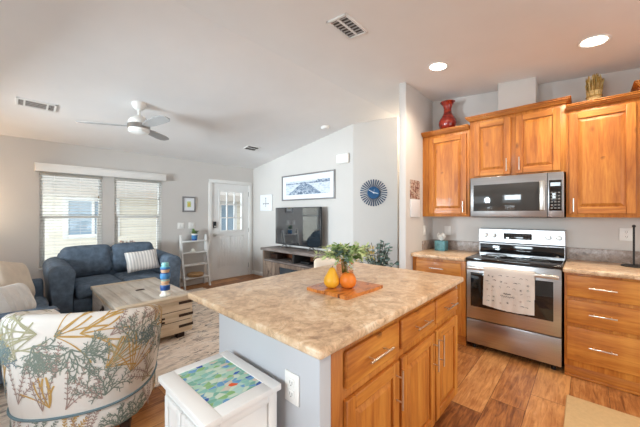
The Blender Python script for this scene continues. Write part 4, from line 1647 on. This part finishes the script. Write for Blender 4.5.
od = b.build('oven_door', t)
MB().box(RX - .003, RX + .003, .205, .86, .43, .772, 'oven_glass', .003).build('oven_window', od)
b = MB()
b.box(RX - .062, RX - .040, .165, .885, .806, .838, 'steel_pull', .008, 3)
for y in (.20, .85):
    b.box(RX - .045, RX, y - .015, y + .015, .808, .836, 'steel_pull', .005)
b.build('handle', od)
MB().box(RX, RX + .03, ry0 + .003, ry1 - .003, .055, .298, 'steel', .005).build('storage_drawer', t)
for y in (ry0 + .06, ry1 - .06):
    for x in (RX + .06, XW - .08):
        MB().cyl((x, y, 0), (x, y, .04), .018, .018, 'black', 12).build('foot', t)
# towel over the oven handle
b = MB()
kt = b.mi('towel')
tw0, tw1 = .33, .725
nx, prof = 26, []
xf, xb = RX - .068, RX - .034
for k in range(7):
    prof.append((xb + .0, .60 + .21 * k / 6))
for k in range(1, 8):
    a = PI * k / 8
    prof.append(((xf + xb) / 2 + (xb - xf) / 2 * math.cos(a), .838 + .012 * math.sin(a)))
for k in range(15):
    prof.append((xf, .838 - .355 * k / 14))
G = []
for i in range(nx + 1):
    y = tw1 + (tw0 - tw1) * i / nx
    row = []
    for j, (x, z) in enumerate(prof):
        low = max(0, (.80 - z) / .33)
        wv = .007 * math.sin(i * .55 + 1) * low * (1 if x < RX - .05 else 0)
        zz = z + (-.018 * math.sin(PI * i / nx) * low if j > 13 else 0) + (.014 * (i / nx) - .004) * (low if j > 13 else 0) * -1
        yy = y + (.008 * low if i < 2 else 0) - (.012 * low if i > nx - 2 else 0) * 0
        row.append((Vector((x - abs(wv), yy, zz))))
    G.append(row)
vs = [[b.bm.verts.new(p) for p in r_] for r_ in G]
vs2 = [[b.bm.verts.new(p + (Vector((-.003, 0, 0)) if j > 13 else Vector((0, 0, .003)) if j > 6 else Vector((.002, 0, 0)))) for j, p in enumerate(r_)] for r_ in G]
for g_, rev in ((vs, False), (vs2, True)):
    for i in range(nx):
        for j in range(len(prof) - 1):
            q = [g_[i][j], g_[i + 1][j], g_[i + 1][j + 1], g_[i][j + 1]]
            b.bm.faces.new(q[::-1] if rev else q).material_index = kt
for i in range(nx):
    for j in (0, len(prof) - 1):
        b.bm.faces.new((vs[i][j], vs[i + 1][j], vs2[i + 1][j], vs2[i][j])).material_index = kt
for j in range(len(prof) - 1):
    for i in (0, nx):
        b.bm.faces.new((vs[i][j], vs[i][j + 1], vs2[i][j + 1], vs2[i][j])).material_index = kt
def tsurf(s_, h_):
    """point on the front of the towel, s from its left edge, h height"""
    i = min(nx, max(0, s_ / (tw1 - tw0) * nx))
    low = max(0, (.80 - h_) / .33)
    return Vector((xf - abs(.007 * math.sin(i * .55 + 1) * low) - .005, tw1 - s_, h_))
rt = random.Random(9)
for gx in range(7):
    for gz in range(6):
        x = .035 + gx * .052 + rt.uniform(-.012, .012)
        z = .535 + gz * .048 + rt.uniform(-.01, .01)
        if .56 < z < .64 and .13 < x < .28:
            continue
        kind = rt.choice(['star', 'fish', 'dash', 'shell'])
        mt = rt.choice(['plate_slot', 'p_sage', 'ink', 'p_mauve'])
        if kind == 'star':
            a0 = rt.uniform(0, 2)
            for q in range(5):
                a = a0 + q * 2 * PI / 5
                ribbon(b, [(x, z), (x + .012 * math.cos(a), z + .012 * math.sin(a))], .004, .0015, mt, tsurf)
        elif kind == 'fish':
            ribbon(b, [(x - .014, z), (x, z + .004), (x + .014, z)], .002, .008, mt, tsurf)
        elif kind == 'dash':
            a = rt.uniform(0, 3)
            ribbon(b, [(x, z), (x + .02 * math.cos(a), z + .02 * math.sin(a))], .003, .003, mt, tsurf)
        else:
            ribbon(b, [(x + .010 * math.cos(q), z + .010 * math.sin(q)) for q in (0, .8, 1.6, 2.4, 3.14)], .0025, .0025, mt, tsurf)
for (x0, z0, L_) in ((.165, .622, .055), (.14, .597, .11)):
    pts = [(x0 + L_ * q / 24, z0 + .007 * math.sin(q * 1.9) + .003 * math.sin(q * .7)) for q in range(25)]
    ribbon(b, pts, .0028, .0028, 'ink', tsurf)
tag(b.build('tea_towel', None, (RX - .05, .55, .84), angle=60), 'pale seashell print tea towel hanging over the oven handle', 'towel')

# microwave
t = thing('microwave', 'stainless over-the-range microwave with a dark glass door', 'microwave', (3.58, .528, 1.325))
MX = 3.375
b = MB()
b.box(MX + .03, XW - .005, .143, .913, 1.325, 1.742, 'black', .004)
b.build('body', t)
b = MB()
b.box(MX, MX + .032, .262, .913, 1.33, 1.742, 'steel', .006)
d_ = b.build('door', t)
b = MB()
b.box(MX - .003, MX + .002, .29, .882, 1.39, 1.665, 'mw_glass', .003)
b.build('door_window', d_)
b = MB()
b.box(MX - .034, MX - .012, .276, .318, 1.392, 1.668, 'steel_pull', .008, 3)
for z in (1.41, 1.65):
    b.box(MX - .02, MX, .285, .309, z - .01, z + .01, 'steel_pull', .003)
b.build('handle', d_)
b = MB()
b.box(MX, MX + .032, .143, .259, 1.33, 1.742, 'steel', .006)
cp = b.build('control_panel', t)
b = MB()
b.box(MX - .003, MX + .002, .158, .248, 1.39, 1.67, 'oven_glass', .003)
for r_ in range(6):
    for q in range(3):
        y, z = .178 + .025 * q, 1.415 + .028 * r_
        b.box(MX - .0036, MX - .003, y - .008, y + .008, z - .006, z + .006, 'plate_slot')
b.box(MX - .0036, MX - .003, .168, .238, 1.615, 1.648, 'fire_glass')
b.build('keypad', cp)

# on the counter and wall
switch('light_switch', 'white switch plate on the kitchen wall left of the range', (XW, 1.29, 1.15), 'X', 1, False, .04)
switch('wall_outlet', 'white outlet plate on the wall right of the range', (XW, -.27, 1.175), 'X', 1, True, .045)
switch('light_switch', 'white switch plate on the partition wall under the calendar', (3.53, 1.48, 1.16), 'Y', 1)
t = thing('tissue_box', 'teal tissue box on the counter left of the range', 'tissue box', (3.60, 1.30, .914))
MB().box(3.54, 3.66, 1.24, 1.36, .9155, 1.035, 'teal_box', .004).build('carton', t)
b = MB()
for k in range(5):
    a = k * 1.3
    b.leaf((3.60, 1.30, 1.03), (math.cos(a) * .35, math.sin(a) * .35, 1), (math.cos(a), math.sin(a), 0), .11, .09, 'tissue', -.1)
b.build('tissue', t, flat=True)
t = thing('paper_towel_holder', 'black upright paper towel holder on the counter by the outlet', 'paper towel holder', (3.60, -.30, .914))
b = MB()
b.lathe([(.078, 0), (.078, .008), (.07, .012), (.01, .013)], 'black_matte', 28, Matrix.Translation((3.60, -.30, .9155)))
b.build('base', t)
b = MB()
b.cyl((3.60, -.30, .92), (3.60, -.30, 1.25), .007, .007, 'black_matte', 12)
b.lathe([(.007, 0), (.012, .008), (.011, .018), (.003, .024)], 'black_matte', 14, Matrix.Translation((3.60, -.30, 1.245)))
b.build('rod', t)
t = thing('wall_calendar', 'hanging calendar with a bird picture on the partition wall', 'calendar', (3.245, 1.48, 1.33))
MB().box(3.12, 3.37, 1.472, 1.479, 1.535, 1.755, 'calpic').build('picture_page', t)
b = MB()
b.box(3.125, 3.368, 1.468, 1.479, 1.325, 1.532, 'paper', .001)
b.build('date_page', t)

# on top of the cabinets
b = MB()
b.lathe([(.05, 0), (.06, .008), (.085, .05), (.102, .11), (.096, .16), (.066, .215), (.046, .26), (.042, .31), (.052, .36), (.078, .40), (.084, .41), (.076, .41), (.045, .37), (.01, .35)], 'red_glaze', 32, Matrix.Translation((3.60, 1.225, 2.3475)) @ Matrix.Diagonal((1, 1, .88, 1)))
tag(b.build('red_vase', None, (3.60, 1.225, 2.3475), angle=60), 'red glazed vase with a flared neck standing on the left wall cabinet', 'vase')
t = thing('wheat_bundle', 'dried wheat bundle standing on the wall cabinet right of the microwave', 'dried plant', (3.60, -.055, 2.3475))
b = MB()
b.lathe([(.052, 0), (.05, .06), (.05, .1), (.055, .12), (.02, .12)], 'straw_pale', 20, Matrix.Translation((3.60, -.055, 2.3475)))
b.tube([(3.60 + .053 * math.cos(2 * PI * i / 20), -.055 + .053 * math.sin(2 * PI * i / 20), 2.42) for i in range(21)], .006, 'straw', 6)
b.build('bound_stems', t)
b = MB()
for k in range(150):
    a, r_ = random.uniform(0, 2 * PI), math.sqrt(random.random()) * .05
    p = Vector((3.60 + r_ * math.cos(a), -.055 + r_ * math.sin(a), 2.42))
    sp = random.uniform(1.05, 1.4)
    e = Vector((3.60 + r_ * sp * math.cos(a), -.055 + r_ * sp * math.sin(a), 2.42 + random.uniform(.10, .20)))
    b.tube([p, p.lerp(e, .7), p.lerp(e, .85), e], [.0025, .0025, .006, .001], random.choice(['straw', 'straw_pale', 'straw']), 4)
b.build('ears', t)

# ------------------------------------------------------------------ kitchen island
IX0, IX1, IY0, IY1 = .735, 2.165, .68, 1.385
t = thing('kitchen_island', 'alder kitchen island with drawers, doors and a pale grey end', 'kitchen island', (1.45, 1.03, 0))
b = MB()
b.box(IX0, IX0 + .062, IY0, IY1, 0, .874, 'panelgrey', .004)
b.box(IX0 + .062, IX1, IY1 - .062, IY1, 0, .874, 'panelgrey', .002)
b.build('end_panel', t)
b = MB()
b.box(IX0 + .062, IX1, IY0, IY1 - .062, .095, .874, 'cab_v', .002)
b.build('carcass', t)
b = MB()
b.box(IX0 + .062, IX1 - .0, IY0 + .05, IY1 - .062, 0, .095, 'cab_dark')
b.box(IX0 + .062, IX1, IY0 + .04, IY0 + .05, 0, .09, 'cab_h', .003)
b.build('toe_kick', t)
isl = Vector((1.45, 1.03, 0))
def loc_x(x): return x - isl.x
fy0 = IY0 - isl.y
xs = ((.866, 1.283), (1.308, 1.731), (1.752, 2.14))
for i, (p, q) in enumerate(xs):
    drawer_front(t, loc_x(p), loc_x(q), .692, .838, fy0, .185)
    panel_door(t, 'door', loc_x(p), loc_x(q), .105, .652, ('l' if i == 2 else 'r', .535, .185), fy0)
worktop('countertop', 'beige laminate countertop on the kitchen island', .69, 2.195, .635, 1.665, .914, .037, (1.44, 1.15, .877))
switch('wall_outlet', 'white outlet plate on the grey end of the island', (IX0, .82, .70), 'X', 1, True, .04)

# white cabinet with the mosaic top
t = thing('white_side_cabinet', 'white side cabinet with a sea glass mosaic set into its top', 'side cabinet', (.55, 1.04, 0))
wx0, wx1, wy0, wy1, wz = .402, .70, .845, 1.24, .72
b = MB()
b.box(wx0 + .02, wx1 - .012, wy0 + .02, wy1 - .02, .04, wz - .02, 'white', .003)
b.build('body', t)
b = MB()
f = .058
for (p, q, u, v) in ((wx0, wx0 + f, wy0, wy1), (wx1 - f * .75, wx1, wy0, wy1), (wx0 + f, wx1 - f * .75, wy0, wy0 + f), (wx0 + f, wx1 - f * .75, wy1 - f * .7, wy1)):
    b.box(p, q, u, v, wz - .022, wz, 'white', .0015)
b.build('top', t)
MB().box(wx0 + f - .002, wx1 - f * .75 + .002, wy0 + f - .002, wy1 - f * .7 + .002, wz - .018, wz - .003, 'mosaic').build('mosaic_inlay', t)
for (p, q) in ((wy0 + .045, (wy0 + wy1) / 2 - .003), ((wy0 + wy1) / 2 + .003, wy1 - .045)):
    b = MB()
    x = wx0 + .02
    g = .03
    for (u, v, zz0, zz1) in ((p, p + g, .08, wz - .06), (q - g, q, .08, wz - .06), (p + g, q - g, .08, .08 + g), (p + g, q - g, wz - .06 - g, wz - .06)):
        b.box(x - .012, x, u, v, zz0, zz1, 'white', .003)
    b.box(x - .005, x, p + g, q - g, .08 + g, wz - .06 - g, 'white')
    dd = b.build('door', t)
    b = MB()
    yk = q - .015 if q < (wy0 + wy1) / 2 else p + .015
    b.lathe([(.005, 0), (.009, .008), (.007, .016), (.001, .019)], 'steel_pull', 12, Matrix.Translation((x - .012, yk, .42)) @ Matrix.Rotation(R(-90), 4, 'Y'))
    b.build('knob', dd)
b = MB()
y = wy0 + .02
for (u, v, zz0, zz1) in ((wx0 + .02, wx0 + .055, .04, wz - .022), (wx1 - .05, wx1 - .012, .04, wz - .022), (wx0 + .055, wx1 - .05, .04, .09), (wx0 + .055, wx1 - .05, wz - .055, wz - .022)):
    b.box(u, v, y - .01, y, zz0, zz1, 'white', .003)
b.build('side_panel', t)
for (x, y) in ((wx0 + .02, wy0 + .02), (wx1 - .052, wy0 + .02), (wx0 + .02, wy1 - .06), (wx1 - .052, wy1 - .06)):
    MB().box(x, x + .04, y, y + .04, 0, .04, 'white', .003).build('foot', t)

# board, fruit and flowers
def board_mat():
    t = NT('orange_olive_wood')
    v = t.coord((3, 9, 3))
    f = t.noise(v, 2.2, 6, .6, 1.8)
    t.col(t.ramp(f, [(.28, srgb(84, 40, 18)), (.40, srgb(176, 100, 42)), (.55, srgb(218, 138, 66)), (.7, srgb(196, 114, 50))]))
    return t.set(.35, 0, .5, .2)
m['board'] = board_mat()
b = MB()
poly = [(1.222, 1.236), (1.35, 1.243), (1.47, 1.25), (1.568, 1.256), (1.574, 1.15), (1.572, 1.02), (1.576, .925), (1.46, .921), (1.33, .931), (1.221, .933), (1.226, 1.05), (1.219, 1.15)]
b.prism([(x_ * .972, y_ * .972) for (x_, y_) in poly], .914, .932, 'board', 'Z')
tag(b.build('cutting_board', None, (1.4, 1.09, .914)), 'square orange-brown wooden cutting board on the island', 'cutting board')
t = thing('pear', 'yellow pear standing on the cutting board', 'fruit', (1.275, 1.088, .932))
b = MB()
Mp = Matrix.Translation((1.275, 1.088, .932)) @ Matrix.Rotation(R(5), 4, 'Y')
b.lathe([(.008, .001), (.03, .004), (.043, .022), (.046, .04), (.041, .06), (.03, .08), (.022, .098), (.017, .11), (.008, .117), (.003, .114)], 'pear', 28, Mp)
b.build('flesh', t, angle=70)
b = MB()
b.tube([Mp @ Vector((0, 0, .112)), Mp @ Vector((.002, 0, .122)), Mp @ Vector((.006, 0, .128))], .002, 'stem', 6)
b.build('stem', t)
t = thing('orange', 'round orange fruit beside the pear on the cutting board', 'fruit', (1.340, 1.016, .932))
b = MB()
b.lathe([(.006, .003), (.022, .0), (.038, .01), (.047, .028), (.049, .044), (.045, .062), (.034, .08), (.018, .088), (.006, .087)], 'orange', 28, Matrix.Translation((1.340, 1.016, .932)))
b.build('flesh', t, angle=70)
b = MB()
b.lathe([(.006, 0), (.007, .003), (.002, .005)], 'leaf', 8, Matrix.Translation((1.340, 1.016, 1.018)))
b.build('stem', t)
vx, vy = 1.425, 1.105
b = MB()
b.lathe([(.05, 0), (.054, .006), (.054, .12), (.05, .14), (.053, .15), (.049, .15), (.046, .14), (.05, .118), (.05, .012), (.004, .01)], 'jar', 32, Matrix.Translation((vx, vy, .932)))
tag(b.build('glass_jar_vase', None, (vx, vy, .932), angle=60), 'amber tinted glass jar vase on the back of the cutting board', 'vase')
t = thing('flower_bouquet', 'loose green bouquet with white flowers in the glass jar', 'flowers', (vx, vy, .95))
rb = random.Random(21)
b = MB()
tips = []
for k in range(20):
    a = 2 * PI * k / 20 + rb.uniform(-.2, .2)
    o_ = rb.uniform(.03, .15)
    e = Vector((vx + o_ * math.cos(a), vy + o_ * math.sin(a), rb.uniform(1.09, 1.165) - .2 * max(0, o_ - .09)))
    p = Vector((vx - .02 * math.cos(a), vy - .02 * math.sin(a), .95))
    mid = Vector((vx + .028 * math.cos(a), vy + .028 * math.sin(a), 1.13))
    b.tube([p, p.lerp(mid, .5), mid, mid.lerp(e, .6) + Vector((0, 0, .01)), e], .0022, 'leaf', 5)
    tips.append((mid, e, a))
for k in range(11):
    a = R(218) + rb.uniform(-1.5, 1.5)
    o_ = rb.uniform(.08, .10)
    e = Vector((vx + o_ * math.cos(a), vy + o_ * math.sin(a), rb.uniform(1.085, 1.125)))
    mid = Vector((vx + .07 * math.cos(a), vy + .07 * math.sin(a), 1.125))
    b.tube([Vector((vx + .012 * math.cos(a), vy + .012 * math.sin(a), .96)), Vector((vx + .025 * math.cos(a), vy + .025 * math.sin(a), 1.12)), mid, e], .0022, 'leaf', 5)
    tips.append((mid, e, a))
b.build('stems', t)
b = MB()
for (mid, e, a) in tips:
    mt = rb.choice(['leaf', 'leaf_pale', 'leaf_pale', 'leaf_pale', 'euca'])
    for k in range(20):
        q = rb.uniform(.18, 1.05)
        p = mid.lerp(e, q) + Vector((rb.uniform(-.012, .012), rb.uniform(-.012, .012), rb.uniform(-.012, .012)))
        d = Vector((math.cos(a + rb.uniform(-1.5, 1.5)), math.sin(a + rb.uniform(-1.5, 1.5)), rb.uniform(-.4, .8)))
        b.leaf(p, d, (rb.uniform(-.5, .5), rb.uniform(-.5, .5), 1), rb.uniform(.03, .055), rb.uniform(.014, .024), mt)
b.build('foliage', t, flat=True)
spots = [(-.09, -.06, 1.10), (-.03, -.11, 1.08), (.03, -.10, 1.13), (.075, -.09, 1.14), (-.07, -.09, 1.055), (.10, -.05, 1.12), (-.12, .02, 1.13), (-.05, -.10, 1.12), (-.11, -.03, 1.07), (-.04, -.08, 1.03)]
for i, (dx_, dy_, z) in enumerate(spots):
    b = MB()
    c_ = Vector((vx + dx_, vy + dy_, z))
    for q in range(6):
        a = q * PI / 3 + i
        b.leaf(c_, (math.cos(a) * .8 - .3, math.sin(a) * .8 - .3, .45), (0, 0, 1), .03, .02, 'petal', .3)
    b.lathe([(.005, 0), (.006, .004), (.001, .008)], 'petal_y', 8, Matrix.Translation(c_))
    b.tube([Vector((vx + dx_ * .25, vy + dy_ * .25, 1.11)), Vector((vx + dx_ * .75, vy + dy_ * .75, max(z + .02, 1.11))), c_], .0016, 'leaf', 5)
    b.build('flower', t, flat=True)
for i, (dx_, dy_, z) in enumerate([(.11, -.13, 1.10), (.14, -.11, 1.13), (.12, .0, 1.13), (.15, -.04, 1.10), (.09, -.02, 1.16), (.13, -.07, 1.08), (-.13, .04, 1.13), (-.16, .08, 1.11)]):
    b = MB()
    c_ = Vector((vx + dx_, vy + dy_, z))
    for q in range(26):
        a, e = rb.uniform(0, 2 * PI), rb.uniform(-.5, 1.3)
        d = Vector((math.cos(a) * math.cos(e), math.sin(a) * math.cos(e), math.sin(e)))
        b.leaf(c_ + d * .012, d, (0, 0, 1), rb.uniform(.015, .032), .005, 'petal_y' if i < 4 else 'leaf_pale')
    b.tube([Vector((vx + dx_ * .2, vy + dy_ * .2, 1.105)), c_ - Vector((0, 0, .01)), c_], .0018, 'leaf', 5)
    b.build('sprig', t, flat=True)

# ------------------------------------------------------------------ cream chair and tall plant behind the island
t = thing('cream_chair', 'cream upholstered chair tucked behind the island', 'chair', (2.52, 2.12, 0), R(-42))
b = MB()
b.puff(-.24, .24, -.24, .24, .36, .48, 'cream_fab', .04, (0, 0, .02), 10)
b.build('seat', t, world=False)
b = MB()
Mc = Matrix.Translation((0, -.22, .46)) @ Matrix.Rotation(R(8), 4, 'X')
b.puff(-.24, .24, -.035, .035, 0, .44, 'cream_fab', .034, (0, .01, .015), 10, Mc)
b.build('backrest', t, world=False)
for (x, y) in ((-.2, -.2), (.2, -.2), (-.2, .2), (.2, .2)):
    MB().cyl((x, y, .38), (x * 1.08, y * 1.08, 0), .02, .014, 'leg_dark', 10).build('leg', t, world=False)

px_, py_ = 3.42, 2.08
t = thing('eucalyptus_plant', 'tall grey-green eucalyptus plant standing below the blue clock', 'plant', (px_, py_, 0))
b = MB()
b.lathe([(.12, 0), (.15, .02), (.175, .30), (.18, .34), (.16, .34), (.155, .3), (.01, .3)], 'basket', 28, Matrix.Translation((px_, py_, 0)), ['basket'] * 5 + ['soil'])
b.build('basket_pot', t)
re_ = random.Random(5)
b, bl = MB(), MB()
for k in range(26):
    a = 2 * PI * k / 26 + re_.uniform(-.2, .2)
    o_ = re_.uniform(.06, .27)
    hh = re_.uniform(.72, 1.03) - .5 * max(0, o_ - .15)
    p = Vector((px_ + .03 * math.cos(a), py_ + .03 * math.sin(a), .3))
    e = Vector((px_ + o_ * math.cos(a), py_ + o_ * math.sin(a), hh))
    mid = p.lerp(e, .55) + Vector((-.03 * math.cos(a), -.03 * math.sin(a), .06))
    b.tube([p, mid, e], .004, 'stem', 5)
    for q in range(16):
        u = re_.uniform(.25, 1.0)
        c_ = mid.lerp(e, (u - .5) * 2) if u > .5 else p.lerp(mid, u * 2)
        aa = re_.uniform(0, 2 * PI)
        d = Vector((math.cos(aa), math.sin(aa), re_.uniform(-.3, .7)))
        bl.leaf(c_, d, (re_.uniform(-.8, .8), re_.uniform(-.8, .8), 1), re_.uniform(.05, .085), re_.uniform(.035, .055), 'euca')
b.build('stems', t)
bl.build('foliage', t, flat=True)
